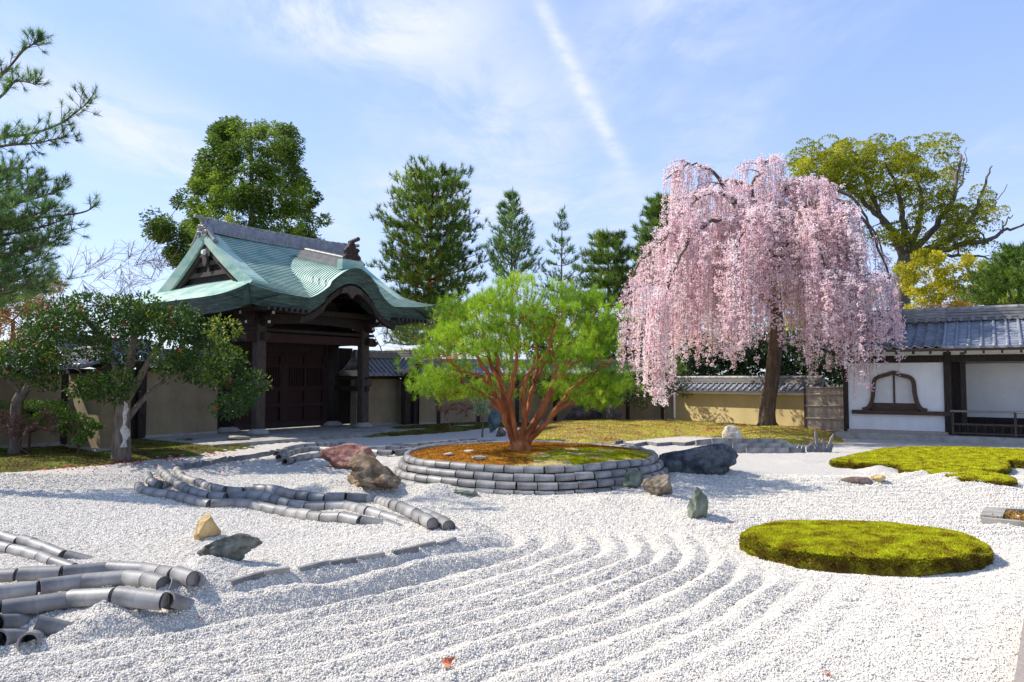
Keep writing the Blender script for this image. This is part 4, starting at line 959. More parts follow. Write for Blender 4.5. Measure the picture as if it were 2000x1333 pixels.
# doors
for sg in (-1, 1):
    xc = SC + sg * .98; dr = MB().box((xc, TC + .02, 1.62), (1.86, .06, 2.80)).build('door', M['wood_red'], gate)
    for z, h in ((.32, .20), (1.0, .14), (1.62, .16), (2.48, .13), (2.92, .16)): MB().box((xc, TC - .05, z), (1.90, .09, h)).build('rail', M['wood_red'], dr)
    for x in (-.88, 0, .88): MB().box((xc + x, TC - .052, 1.62), (.14, .10, 2.78)).build('stile', M['wood_red'], dr)
    bm_ = MB().box((0, 0, 0), (.035, .05, .72)).mesh('slat', M['wood_red'])
    for i in range(16):
        x = -.78 + 1.56 * i / 15
        if abs(x) > .08: inst('slat', bm_, dr, (xc + x, TC - .04, 2.05))
MB().box((SC, TC, .26), (4.2, .22, .20)).build('sill', M['wood'], gate)
for sg in (-1, 1): MB().box((SC + sg * 2.02, TC, 1.8), (.22, .24, 3.2)).build('door_post', M['wood'], gate)
for (x0, x1) in ((-.75, -.02), (4.82, 5.75)): MB().box(((x0 + x1) / 2, TC, 1.7), (x1 - x0, .10, 3.1)).build('side_panel', M['wood'], gate)
# paving of the gate, butted slabs
pave = tag(MB().box((SC + .4, 1.9, 0), (10.6, 8.2, .2), None).build('gate_paving', M['stone']), kind='structure'); pave.location = gate.location; pave.rotation_euler = gate.rotation_euler
r_ = random.Random(3)
x = -3.0
while x < 8.2:
    w = r_.uniform(1.0, 1.7); o = MB().box((x + w / 2, -2.28, .03), (w - .02, .34, .2)).build('kerb_slab', M['stone'], pave); x += w
for i in range(6):
    x = -3
    while x < 8:
        w = r_.uniform(.9, 1.8); MB().box((x + w / 2, -1.66 + i * .9, .062), (w - .018, .88, .10)).build('paving_slab', M['stone'], pave); x += w

# ---------------------------------------------------------------- walls round the garden
def wall(label, o, rz, L, h, m, roof=(.62, .62, .30), base=True, cop=None, cat='wall', th=.34, ribs=.27, z0=0.0, x0=0.0, **kw):
    t = thing('garden_wall', label, cat, (o[0], o[1], z0), rz)
    MB().box((x0 + L / 2, 0, h / 2 - .05), (L, th, h + .1)).build('wall', M[m], t)
    if base: MB().box((x0 + L / 2, 0, .06), (L + .01, th + .10, .26)).build('base_course', M['stone'], t)
    if cop: MB().box((x0 + L / 2, 0, h + .035), (L + .06, th + .46, .10)).build('coping', M[cop], t)
    else: MB().box((x0 + L / 2, 0, h + .045), (L + .02, th + .16, .12)).build('eave_beam', M['wood'], t)
    if roof: tiled_roof(t, x0, x0 + L, 0, roof[0], roof[1], h + .16, h + .16 + roof[2], ribs, .055, .2, layers=3, **kw)
    return t
gl = lambda s, tt: (-8.6 + .605 * s - .796 * tt, 25 + .796 * s + .605 * tt)
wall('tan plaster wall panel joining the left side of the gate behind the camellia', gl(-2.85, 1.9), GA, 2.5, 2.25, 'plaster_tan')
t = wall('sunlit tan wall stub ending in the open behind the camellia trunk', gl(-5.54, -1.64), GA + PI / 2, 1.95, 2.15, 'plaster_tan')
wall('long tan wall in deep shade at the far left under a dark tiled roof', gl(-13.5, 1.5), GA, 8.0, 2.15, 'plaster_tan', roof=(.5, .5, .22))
t = thing('side_door', 'dark wooden side door between the two tan walls left of the gate', 'door', gl(-5.4, 1.9) + (0,), GA)
MB().box((1.3, .05, 1.15), (2.5, .1, 2.3)).build('panel', M['wood'], t)
for x in (.1, 1.3, 2.45): MB().cbox((x, -.06, 1.25), (.26, .26, 2.6), .02).build('post', M['wood'], t)
MB().box((1.3, -.05, 2.45), (2.7, .3, .2)).build('lintel', M['wood'], t); tiled_roof(t, -.1, 2.7, 0, .75, .75, 2.6, 3.0, .27, .055, .2, layers=3)
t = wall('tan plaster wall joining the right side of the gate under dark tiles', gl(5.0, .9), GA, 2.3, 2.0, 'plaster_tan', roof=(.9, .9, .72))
t = thing('wall_gablet', 'small tiled gablet on two dark posts where the tan wall ends right of the gate', 'gatehouse', gl(7.45, .7) + (0,), GA - PI / 2)
for y in (-.30, .22): MB().cbox((.55, y, 1.0), (.30, .30, 2.1), .02).build('post', M['wood'], t)
MB().box((-.4, 0, 1.0), (1.6, .3, 2.0)).build('wall', M['plaster_tan'], t)
MB().box((0, 0, 2.10), (1.9, 1.1, .16)).build('eave_beam', M['wood'], t)
tiled_roof(t, -1.0, 1.0, 0, .95, .95, 2.18, 2.88, .30, .085, .30, layers=3, sag=.08)
for e in (-1, 1):
    for sg in (-1, 1):
        pts = [Vector((1.0, sg * .98 * q, 2.88 - .7 * q - .08 * 4 * q * (1 - q) + .02)) for q in np.linspace(0, 1, 5)]
        if e > 0: MB().tube(pts, .085, 8).build('verge_roll', M['rooftile'], t, True)
MB().prism([(-.8, 2.2), (.8, 2.2), (0, 2.80)], Vector((.06, 0, 0)), (.78, 0, 0), (0, 1, 0), (0, 0, 1)).build('gable_panel', M['wood'], t)
onigawara(t, (1.05, 0, 2.82), .7, 1)
a0, a1 = Vector((-3.9, 31.2)), Vector((7.3, 34.0)); ang = math.atan2(a1.y - a0.y, a1.x - a0.x)
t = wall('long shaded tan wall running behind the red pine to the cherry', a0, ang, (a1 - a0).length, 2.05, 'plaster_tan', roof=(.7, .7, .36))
for i in range(7): MB().box((.8 + i * 1.7, -.2, 1.0), (.15, .06, 2.0)).build('wall_post', M['wood'], t)
cw0, cdir = Vector((7.35, 33.0)), Vector((.668, -.744))
wall('sunlit ochre wall with white coping and grey tiles behind the cherry trunk', cw0, math.atan2(-.744, .668), 6.6, 1.38, 'plaster_yel', roof=(.55, .55, .30), cop='plaster_white', base=False)
MB_ = MB()
# bamboo screen
fp = gp(1575, 850); bs_ = thing('bamboo_screen', 'pale bamboo slat screen between the ochre wall and the white building', 'fence', (10.75, 27.2, .02), math.atan2(-.744, .668) + .12)
sl = MB().box((0, 0, .86), (.058, .02, 1.66)).mesh('slat', M['bamboo'])
for i in range(22): inst('slat', sl, bs_, (.03 + i * .0625, rt_.uniform(-.004, .004), rt_.uniform(-.01, .01)))
for z in (.12, .55, 1.0, 1.42, 1.66): MB().tube([(-.02, -.03, z), (1.42, -.03, z)], .026, 8).build('bamboo_rail', M['bamboo'], bs_, True)
for x in (-.04, 1.44): MB().cbox((x, 0, .86), (.08, .08, 1.76), .015).build('post', M['brown'], bs_)

# ---------------------------------------------------------------- the white building on the right
BA = math.atan2(-.54, .84)
hall = thing('temple_corridor', 'white plastered corridor building with a bell shaped window and tiled roof', 'building', (13.95, 23.8, 0), BA)
MB().box((1.5, 1.6, .06), (9.6, 4.2, .30)).build('plinth', M['stone'], hall)
MB().box((1.5, 1.7, 2.95), (9.2, .12, 1.2)).build('inner_wall', M['plaster_white'], hall)
# white wall with the bell shaped opening
WX, ZS, ZT = -1.55, .93, 2.20
bell = [(-.95, .0), (-.80, .04), (-.70, .14), (-.62, .34), (-.575, .60), (-.56, .85), (-.53, 1.0), (-.44, 1.09), (-.30, 1.13), (-.15, 1.18), (0, 1.23)]
bell = bell + [(-a, b) for a, b in bell[-2::-1]]
bell = [(WX + a, ZS + b) for a, b in [tuple(p[:2]) for p in spline([(a, b, 0) for a, b in bell], 3)]]
bm = bmesh.new()
outer = [bm.verts.new((x, 0, z)) for x, z in ((-2.95, .30), (-.10, .30), (-.10, 2.52), (-2.95, 2.52))]
inner = [bm.verts.new((x, 0, z)) for x, z in bell]
es = [bm.edges.new((outer[i], outer[(i + 1) % 4])) for i in range(4)] + [bm.edges.new((inner[i], inner[(i + 1) % len(inner)])) for i in range(len(inner))]
bmesh.ops.triangle_fill(bm, use_beauty=True, use_dissolve=False, edges=es, normal=(0, -1, 0))
ex = bmesh.ops.extrude_face_region(bm, geom=list(bm.faces)); bmesh.ops.translate(bm, verts=[v for v in ex['geom'] if isinstance(v, bmesh.types.BMVert)], vec=(0, .14, 0))
bmesh.ops.recalc_face_normals(bm, faces=list(bm.faces)); me_ = bpy.data.meshes.new('wall'); bm.to_mesh(me_); bm.free(); me_.materials.append(M['plaster_white']); obj('wall', me_, hall)
win = thing('bell_window', None, None); win.parent = hall
fr_ = [Vector((x, -.035, z)) for x, z in bell]; G = []
cen = Vector((WX, 0, ZS + .55))
for (w, y) in ((-.02, -.07), (.11, -.07), (.11, .03), (-.02, .12)):
    row = []
    for i, p in enumerate(fr_):
        a, b = fr_[max(0, i - 1)], fr_[min(len(fr_) - 1, i + 1)]; d = (b - a).normalized(); nrm_ = Vector((-d.z, 0, d.x))
        row.append((p.x + nrm_.x * (w - .01), y, p.z + nrm_.z * (w - .01)))
    G.append(row)
MB().grid(np.array(G)).build('frame', M['brown'], win)
MB().box((WX + .16, -.05, ZS - .05), (2.90 - .32 + .3, .14, .13)).build('sill', M['brown'], win)
MB().box((WX, .10, ZS + .13), (1.42, .05, .26)).build('board', M['brown'], win)
for sg in (-1, 1): MB().box((WX + sg * .32, .115, ZS + .72), (.60, .02, .96)).build('pane', M['paper'], win)
MB().box((WX, .09, ZS + .66), (.055, .05, 1.1)).build('mullion', M['brown'], win)
MB().box((WX, .25, ZS + .6), (2.2, .02, 1.5)).build('backing', M['wood'], win)
MB().box((-1.5, -.02, .19), (2.95, .20, .20)).build('ground_sill', M['bamboo'], hall)
for (x, w) in ((0, .22), (-3.02, .16), (.42, .16), (3.2, .2), (6.2, .2)): MB().cbox((x, .02, 1.45), (w, w, 2.8), .015).build('post', M['wood'], hall)
MB().box((1.5, .0, 2.64), (9.4, .16, .22)).build('head_beam', M['wood'], hall); MB().box((1.6, -.01, 2.90), (9.0, .10, .28)).build('plaster_strip', M['plaster_white'], hall)
MB().box((3.2, .95, .50), (6.2, 1.8, .08)).build('floor_board', M['wood'], hall); MB().box((3.2, 0.1, .34), (6.2, .06, .26)).build('apron', M['wood'], hall)
MB().box((3.3, 1.55, 1.5), (6.0, .1, 2.0)).build('back_wall', M['plaster_white'], hall); MB().box((.24, .35, 1.45), (.42, .3, 2.5)).build('end_wall', M['wood'], hall)
MB().box((3.3, 1.48, .62), (6.0, .06, .22)).build('skirting', M['wood'], hall)
rl = thing('railing', 'low dark wooden railing along the veranda of the white building', 'railing', (13.95, 23.8, 0), BA)
MB().tube([(.05, -.35, .98), (6.3, -.35, .98)], .035, 8).build('rail', M['bamboo'], rl, True)
for z in (.30, .58): MB().box((3.2, -.35, z), (6.1, .05, .05)).build('rail', M['wood_grey'], rl)
pm_ = MB().cbox((0, 0, .48), (.07, .07, 1.0), .01).mesh('baluster', M['wood_grey'])
for x in (.12, 1.75, 2.02, 3.6, 5.2): inst('baluster', pm_, rl, (x, -.35, 0))
pm_ = MB().box((0, 0, .42), (.035, .035, .34)).mesh('baluster', M['wood'])
for i in range(26): inst('baluster', pm_, rl, (.3 + i * .225, -.35, 0))
prof = tiled_roof(hall, -.05, 6.6, 1.35, 2.35, 2.35, 2.98, 3.94, .33, .055, .38, sag=.07, layers=4)
# rolled wave tiles over the left part, set a little lower
nC = 11; W_, H_ = 2.30, .92; mbs = []
for i in range(nC):
    rows = []
    for q, dz in ((i / nC, 0.0), ((i + 1.12) / nC, .035)):
        xw = np.linspace(-4.0, -.08, 150); ph = 2 * PI * xw / .30
        rows.append(np.stack([xw, np.full_like(xw, 1.35 - W_ * q), 3.90 - H_ * q - .07 * 4 * q * (1 - q) + dz + .035 * np.sin(ph) + .012 * np.sin(2 * ph)], -1))
    MB().grid(np.array([rows[0], rows[1], rows[1] + np.array([0, .01, -.035])])[:, ::-1]).build('tile_course', M['rooftile'], hall, False)
MB().grid(np.array([[(-4, 1.35, 3.95), (-.05, 1.35, 3.95)], [(-4, 3.6, 2.98), (-.05, 3.6, 2.98)]])).build('tile_pan', M['rooftile'], hall)
for k in range(4): MB().box((-2.03, 1.35, 3.92 + .095 * (k + .5)), (3.96, .27 - .03 * k + (.04 if k % 2 else 0), .075)).build('ridge_course', M['rooftile_warm'], hall)
for i in range(12): inst('ridge_tile', tmesh(.33, .075), hall, (-3.85 + i * .33, 1.35, 4.33))
dm = MB().tube([(0, -.30, 0), (0, .1, 0)], [.07, .07], 10).mesh('ridge_disc', M['rooftile_warm'])
for i in range(32): inst('ridge_disc', dm, hall, (-3.9 + i * .33, 1.33, 3.97))
MB().box((1.4, -.93, 2.90), (10.6, .08, .09)).build('eave_board', M['brown'], hall)
rfm = MB().box((0, 0, 0), (.06, 1.3, .08)).mesh('rafter', M['wood'])
for i in range(22): inst('rafter', rfm, hall, (-3.7 + i * .47, -.42, 2.99), (rad(17), 0, 0))
MB().grid(np.array([[(-4, -.95, 2.95), (6.6, -.95, 2.95)], [(-4, .1, 3.28), (6.6, .1, 3.28)]])).build('soffit', M['wood'], hall)
MB().prism([(-.9, 2.98), (1.35, 3.92), (3.6, 2.98)], Vector((.1, 0, 0)), (-3.85, 0, 0), (0, 1, 0), (0, 0, 1)).build('gable_panel', M['plaster_white'], hall)
MB().box((-3.0, .9, 1.5), (.12, 1.8, 2.9)).build('side_wall', M['plaster_white'], hall)

# ---------------------------------------------------------------- trees
def nrm(a): return a / np.maximum(1e-9, np.linalg.norm(a, axis=-1, keepdims=True))
def leaf_quads(mb, P, L, W, rng, dirs=None, lean=.8, fold=.18, r=None, flat=0.0):
    """folded leaf blades, one four-sided face each"""
    n = len(P); a = rng.normal(0, 1, (n, 3)) if dirs is None else nrm(dirs) + rng.normal(0, lean, (n, 3)); a = nrm(a)
    t = rng.normal(0, 1, (n, 3)); t[:, 2] += flat * 3; b = nrm(np.cross(a, t)); c = np.cross(a, b)
    l = (L * rng.uniform(.65, 1.25, n))[:, None]; w = (W * rng.uniform(.7, 1.2, n))[:, None] / 2
    V = np.stack([P, P + a * l * .45 + b * w + c * w * fold, P + a * l, P + a * l * .45 - b * w + c * w * fold], 1).reshape(-1, 3)
    rr = (rng.normal(0, .35, n) if r is None else r + rng.normal(0, .2, n)).clip(-1, 1)
    mb.add(V, np.arange(4 * n).reshape(-1, 4), np.repeat(rr, 4))
def needles(mb, P, dirs, k, L, W, rng, spread=.75, r=None):
    """k thin needles at every point, fanned about its direction"""
    n = len(P); Pk = np.repeat(P, k, 0); D = np.repeat(nrm(dirs), k, 0); a = nrm(D + rng.normal(0, spread, (n * k, 3)))
    b = nrm(np.cross(a, rng.normal(0, 1, (n * k, 3)))); l = (L * rng.uniform(.6, 1.15, n * k))[:, None]
    Pk = Pk + D * (rng.uniform(-.35, .25, n * k)[:, None] * L)
    V = np.stack([Pk - b * W / 2, Pk + b * W / 2, Pk + a * l], 1).reshape(-1, 3)
    rr = np.repeat((rng.normal(0, .3, n) if r is None else r), k) + rng.normal(0, .12, n * k)
    mb.add(V, np.arange(3 * n * k).reshape(-1, 3), np.repeat(rr.clip(-1, 1), 3))
def limb(p0, p1, rng, sag=0.0, rise=0.0, wob=.06, n=6, d0=None):
    """curved line from p0 to p1"""
    p0, p1 = Vector(p0), Vector(p1); L = (p1 - p0).length; out = []
    m = p0.lerp(p1, .5) + Vector((0, 0, rise * L - sag * L)) + Vector(rng.normal(0, wob, 3)) * L
    if d0 is not None: m = p0 + Vector(d0).normalized() * L * .5 + (p1 - p0) * .08
    for i in range(n + 1):
        t = i / n; q = p0 * (1 - t) ** 2 + m * 2 * t * (1 - t) + p1 * t * t
        if 0 < i < n: q = q + Vector(rng.normal(0, .012, 3)) * L
        out.append(q)
    return out
class Skel:
    """trunk and limbs; new limbs leave the nearest fitting point of what is there"""
    def __init__(self): self.P = []; self.R = []; self.lines = []
    def line(self, pts, r0, r1, pw=1.0):
        n = len(pts); rr = [r0 + (r1 - r0) * (i / (n - 1)) ** pw for i in range(n)]
        self.lines.append((pts, rr)); self.P += [tuple(p) for p in pts]; self.R += rr; return pts
    def reach(self, tgt, rng, rmin=.008, shrink=.6, back=.35, sag=0, rise=.06, wob=.07, zpen=1.2, n=6, up=True):
        A_ = np.array(self.P); d = np.array(tgt) - A_; dist = np.linalg.norm(d, axis=1)
        cost = dist + zpen * np.maximum(0, -d[:, 2] + .15 * dist) if up else dist
        R_ = np.array(self.R); cost = cost + np.where(R_ < rmin * 1.1, 1.0, 0)
        i = int(np.argmin(cost)); pts = limb(A_[i], tgt, rng, sag, rise, wob, n)
        return self.line(pts, max(rmin, R_[i] * shrink), rmin * .7)
    def build(self, name, m, parent, n=6, lo=0.0, hi=9.0):
        mb = MB()
        for pts, rr in self.lines:
            if lo <= max(rr) < hi: mb.tube(pts, rr, n if max(rr) > .03 else 4)
        return mb.build(name, m, parent, True)
def put(t, name, mb, m): return mb.build(name, m, t)

# --- the red pine on the island: many stems from one foot
rng = np.random.default_rng(12)
t = thing('umbrella_pine', 'bright green many stemmed pine with red bark on the round island', 'tree')
F0 = Vector((0.17, 15.2, .50)); sk = Skel()
sk.line([F0 - Vector((0, 0, .12)), F0 + Vector((0, 0, .08)), F0 + Vector((.0, .02, .26))], .30, .17)
PY = 15.2
def up_(px, py, d): return dp(px, py, PY + d)
for pts, d, r0, r1 in (([(1003, 866), (985, 812), (962, 757), (945, 718), (922, 690), (895, 668)], -.25, .085, .03), ([(1008, 862), (986, 790), (975, 740), (971, 690), (979, 640), (984, 600)], .15, .095, .03), ([(1012, 866), (999, 800), (1001, 742), (1011, 690), (1010, 640)], -.45, .075, .03),
        ([(1018, 862), (1031, 800), (1045, 742), (1049, 690), (1040, 630)], .5, .085, .03), ([(1024, 864), (1048, 820), (1075, 768), (1100, 720), (1122, 680), (1150, 642), (1166, 605)], -.1, .115, .03), ([(1030, 864), (1062, 832), (1092, 790), (1126, 752), (1162, 725), (1198, 700)], -.5, .08, .025),
        ([(1015, 866), (1024, 820), (1021, 770), (1034, 728), (1066, 690), (1088, 640)], -.7, .075, .03), ([(1006, 866), (978, 806), (938, 766), (893, 745), (858, 728)], .45, .07, .025), ([(1028, 866), (1082, 812), (1132, 778), (1180, 766), (1220, 758)], .4, .07, .022),
        ([(1075, 768), (1086, 720), (1078, 668), (1086, 620)], -.3, .06, .025), ([(976, 745), (954, 700), (942, 652), (928, 606)], .3, .06, .025), ([(1100, 720), (1140, 700), (1180, 660), (1200, 640)], .2, .05, .02), ([(1045, 742), (1070, 700), (1110, 650), (1125, 600)], .9, .05, .02), ([(962, 757), (935, 735), (900, 725), (870, 700)], -.6, .05, .02)):
    q = spline([up_(x, y, d * i / (len(pts) - 1) * 1.6) for i, (x, y) in enumerate(pts)], 5)
    q = [p + Vector(rng.normal(0, .016, 3)) for p in q]; sk.line(q, r0 * .8, r1 * .8, .8)
clumps = []
RX, RY, RZ, ZC = 2.08, 2.0, 1.72, 2.22
while len(clumps) < 250:
    u = rng.normal(0, 1, 3); u /= np.linalg.norm(u)
    if u[2] < -.62: continue
    k = rng.uniform(.80, 1.03) if rng.random() < .75 else rng.uniform(.5, .8)
    if u[2] < -.05 and k < .8: k = rng.uniform(.86, 1.04)
    if u[1] < .1 and u[2] < .12 and abs(u[0]) < .72 and rng.random() < .85: continue
    p = np.array([F0.x + .03 + u[0] * RX * k, F0.y + u[1] * RY * k, ZC + u[2] * (RZ if u[2] > 0 else 1.05) * k])
    if u[0] > .5 and u[2] < .1: p[2] -= .15
    lump = 1 + .10 * float(vnoise([p[0] * 1.3], [p[1] * 1.3], [p[2] * 1.3], seed=3)[0]); p = np.array([F0.x, F0.y, ZC]) + (p - np.array([F0.x, F0.y, ZC])) * lump
    clumps.append(p)
clumps.sort(key=lambda p: np.linalg.norm(p - np.array(F0)))
TP, TD, TR = [], [], []
for p in clumps:
    ln = sk.reach(p, rng, .008, .55, rise=.02, zpen=1.0, wob=.05, n=5)
    d = np.array((ln[-1] - ln[-3]).normalized()); br = rng.normal(0, .28)
    n = int(rng.integers(14, 22)); q = p + rng.normal(0, 1, (n, 3)) * [.18, .18, .075]
    TP.append(q); o = nrm(q - np.array([F0.x, F0.y, 1.6])); TD.append(o * .38 + d * .12 + np.array([0, 0, .85])); TR.append(np.full(n, br))
    for j in range(2):
        e = q[j]; sk.line(limb(ln[-2], e, rng, n=3), .008, .004)
TP, TD, TR = np.concatenate(TP), np.concatenate(TD), np.concatenate(TR)
mb = MB(); needles(mb, TP, TD, 36, .135, .0062, rng, .75, TR); put(t, 'crown', mb, M['l_umbrella'])
sk.build('trunk', M['bark_red'], t, 8, .035); sk.build('branches', M['bark_red'], t, 4, 0, .035)

# --- weeping cherry
rng = np.random.default_rng(5)
CX, CY = 9.75, 28.3
t = thing('weeping_cherry', 'tall weeping cherry in full pale pink bloom before the ochre wall', 'tree')
sk = Skel()
def cp(px, py, D): return dp(px, py, D)
tr = spline([Vector((CX - .05, CY, -.1)), cp(1499, 800, CY), cp(1508, 740, CY), cp(1517, 640, CY), cp(1513, 560, CY), cp(1502, 480, CY), cp(1490, 420, CY)], 5)
rad_ = [.50, .40, .36, .33, .31, .30, .29, .285, .28, .275, .27, .27, .265, .26, .255, .25, .24, .23, .22, .21, .2, .19, .18, .17, .16, .15, .14, .13, .12, .11, .10][:len(tr)]
sk.lines.append((tr, rad_)); sk.P += [tuple(p) for p in tr]; sk.R += rad_
mbT = MB()
for k in range(7):
    a = 2 * PI * k / 7 + .3; q = Vector((math.cos(a), math.sin(a), 0)); mbT.tube([tr[0] + q * .62 - Vector((0, 0, .08)), tr[0] + q * .38 + Vector((0, 0, .18)), tr[1] + q * .22 + Vector((0, 0, .4))], [.09, .14, .05], 7)
limbs = [  # outline of the crown: limb tips at pixels, with their depth
    ([(1508, 560), (1450, 430), (1395, 338), (1345, 322), (1300, 352)], (0, .1, .3, .5, .6), .12), ([(1505, 500), (1470, 380), (1485, 330), (1505, 312), (1520, 326)], (0, -.2, -.5, -.8, -1.0), .10),
    ([(1505, 520), (1550, 400), (1600, 362), (1660, 385), (1705, 450), (1735, 540)], (0, .3, .5, .3, 0, -.4), .14), ([(1505, 540), (1590, 410), (1660, 400), (1710, 470), (1740, 560)], (0, -1, -2.2, -3.2, -4.0), .13),
    ([(1508, 600), (1420, 480), (1330, 450), (1260, 500), (1215, 575)], (0, -.6, -1.2, -1.6, -2.0), .14), ([(1508, 600), (1400, 500), (1310, 470), (1250, 540), (1225, 640)], (0, .4, .9, 1.2, 1.4), .12),
    ([(1508, 560), (1450, 450), (1390, 430), (1330, 500), (1290, 600)], (0, -1.4, -2.6, -3.6, -4.2), .13), ([(1508, 560), (1490, 430), (1470, 420), (1440, 480), (1420, 560)], (0, -1.5, -3.0, -4.2, -4.8), .12),
    ([(1508, 560), (1540, 440), (1570, 420), (1600, 480), (1625, 560)], (0, -1.3, -2.8, -4.0, -4.6), .12), ([(1508, 560), (1560, 420), (1600, 400), (1650, 460), (1690, 550)], (0, -1.2, -2.6, -3.6, -4.4), .12),
    ([(1508, 560), (1540, 440), (1580, 420), (1640, 480), (1690, 560)], (0, .8, 1.6, 2.2, 2.4), .12), ([(1508, 560), (1470, 430), (1420, 420), (1370, 490), (1330, 560)], (0, .8, 1.6, 2.2, 2.6), .12),
    ([(1508, 560), (1500, 440), (1505, 430), (1520, 500), (1530, 560)], (0, .8, 1.6, 2.4, 2.8), .11), ([(1508, 520), (1440, 400), (1380, 380), (1330, 420), (1290, 480)], (0, -.9, -1.8, -2.4, -2.9), .11),
    ([(1508, 500), (1530, 380), (1560, 352), (1600, 380), (1640, 430)], (0, -.9, -1.6, -2.1, -2.6), .10), ([(1505, 480), (1470, 380), (1430, 352), (1380, 372), (1340, 420)], (0, .8, 1.5, 2.0, 2.4), .10)]
LP = []
for px_, dz_, r in limbs:
    pts = spline([cp(a, b, CY + d) for (a, b), d in zip(px_, dz_)], 6); pts = [p + Vector(rng.normal(0, .03, 3)) for p in pts]; sk.line(pts, r, .02, .8); LP.append(pts)
allp = np.array([tuple(p) for pts in LP for p in pts[5:]])
tops = []
for i in range(330):                                                    # twigs that arch over between the limbs
    p = Vector(allp[rng.integers(len(allp))]); o = Vector((p.x - CX, p.y - CY, 0)); o = o.normalized() if o.length > .3 else Vector((rng.normal(), rng.normal(), 0)).normalized()
    a = rng.normal(0, .8); d = Vector((o.x * math.cos(a) - o.y * math.sin(a), o.x * math.sin(a) + o.y * math.cos(a), 0)); L = rng.uniform(.4, 1.3)
    e_ = p + d * L; u_ = e_.x / e_.y * FPX + 1000; v_ = 740 - (e_.z - EYE) / e_.y * FPX
    if u_ < np.interp(v_, [330, 400, 450, 500, 570], [1300, 1305, 1272, 1244, 1212]) or u_ > np.interp(v_, [360, 400, 450, 500, 560], [1655, 1690, 1725, 1752, 1770]): continue
    pts = [p + d * L * q + Vector((0, 0, L * (.35 * q - .55 * q * q))) for q in np.linspace(0, 1, 5)]; sk.line(pts, .022, .008); tops.append(pts)
S = []                                                                    # hanging strands
src = [p for pts in LP for p in pts[7:]] + [p for pts in tops for p in pts[1:]]
SP, SRr = [], []
strandmb = MB()
nst = 0
while nst < 1180:
    p = src[rng.integers(len(src))] + Vector(rng.normal(0, .12, 3)); o = Vector((p.x - CX, p.y - CY, 0)); ro = o.length; o = o.normalized() if ro > .05 else Vector((1, 0, 0))
    u_ = (p.x / p.y) * FPX + 1000
    zb = 1.05 + 1.0 * abs(float(vnoise([p.x * .9], [p.y * .9], seed=8)[0])) * 2 + rng.exponential(.35)
    if 1340 < u_ < 1480: zb = max(zb, rng.uniform(2.3, 3.8))             # the skirt is open over the wall and the trunk
    if 1480 <= u_ < 1560: zb = max(zb, rng.uniform(2.9, 5.2))
    if 1560 <= u_ < 1640: zb = max(zb, rng.uniform(1.2, 3.6))
    if p.y > CY + 1.2: zb = max(zb, rng.uniform(2.6, 4.5))
    if u_ > 1690: zb = max(zb, rng.uniform(1.9, 3.3))
    v_ = 740 - (p.z - EYE) / p.y * FPX
    if u_ < np.interp(v_, [330, 400, 450, 500, 570], [1302, 1308, 1276, 1242, 1202]) or u_ > np.interp(v_, [360, 400, 450, 500, 560], [1645, 1678, 1712, 1742, 1760]) or p.y > CY + 2.3: continue
    L = p.z - zb
    if L < .5: continue
    L = min(L, rng.uniform(2.2, 6.0)); out_ = rng.uniform(.15, .5) * min(1, L / 3); n = max(4, int(L / .35))
    yaw = rng.normal(0, .5); oo = Vector((o.x * math.cos(yaw) - o.y * math.sin(yaw), o.x * math.sin(yaw) + o.y * math.cos(yaw), 0))
    pts = [p + oo * out_ * (1 - math.exp(-3 * q)) + Vector((0, 0, .15 * math.sin(min(1, q * 6) * PI) * .6 - L * q)) + Vector(rng.normal(0, .018, 3)) for q in np.linspace(0, 1, n)]
    strandmb.tube(pts, [.006] * (n - 1) + [.004], 3, False)
    k = int(L / .082); q = np.sort(rng.random(k)) * (n - 1); i = np.minimum(q.astype(int), n - 2); f = (q - i)[:, None]; PA = np.array([tuple(x) for x in pts])
    SP.append(PA[i] * (1 - f) + PA[i + 1] * f + rng.normal(0, .035, (k, 3))); SRr.append(np.full(k, rng.normal(0, .25))); nst += 1
SP, SRr = np.concatenate(SP), np.concatenate(SRr)
for pts in tops:                                                          # blossom on the upper twigs too
    PA = np.array([tuple(x) for x in pts]); k = 18; i = rng.integers(0, 4, k); f = rng.random(k)[:, None]; SP = np.concatenate([SP, PA[i] * (1 - f) + PA[i + 1] * f + rng.normal(0, .05, (k, 3))]); SRr = np.concatenate([SRr, np.full(k, .1)])
mb = MB(); k = 6
leaf_quads(mb, np.repeat(SP, k, 0) + rng.normal(0, .030, (len(SP) * k, 3)), .060, .054, rng, None, r=np.repeat(SRr, k), fold=.3)
put(t, 'blossom', mb, M['blossom'])
sk.build('trunk', M['bark'], t, 9, .05); sk.build('branches', M['bark'], t, 5, 0, .05)
o = strandmb.build('hanging_twigs', M['twig'], t); o['kind'] = 'stuff'
mbT.build('root_flare', M['bark'], t, True)

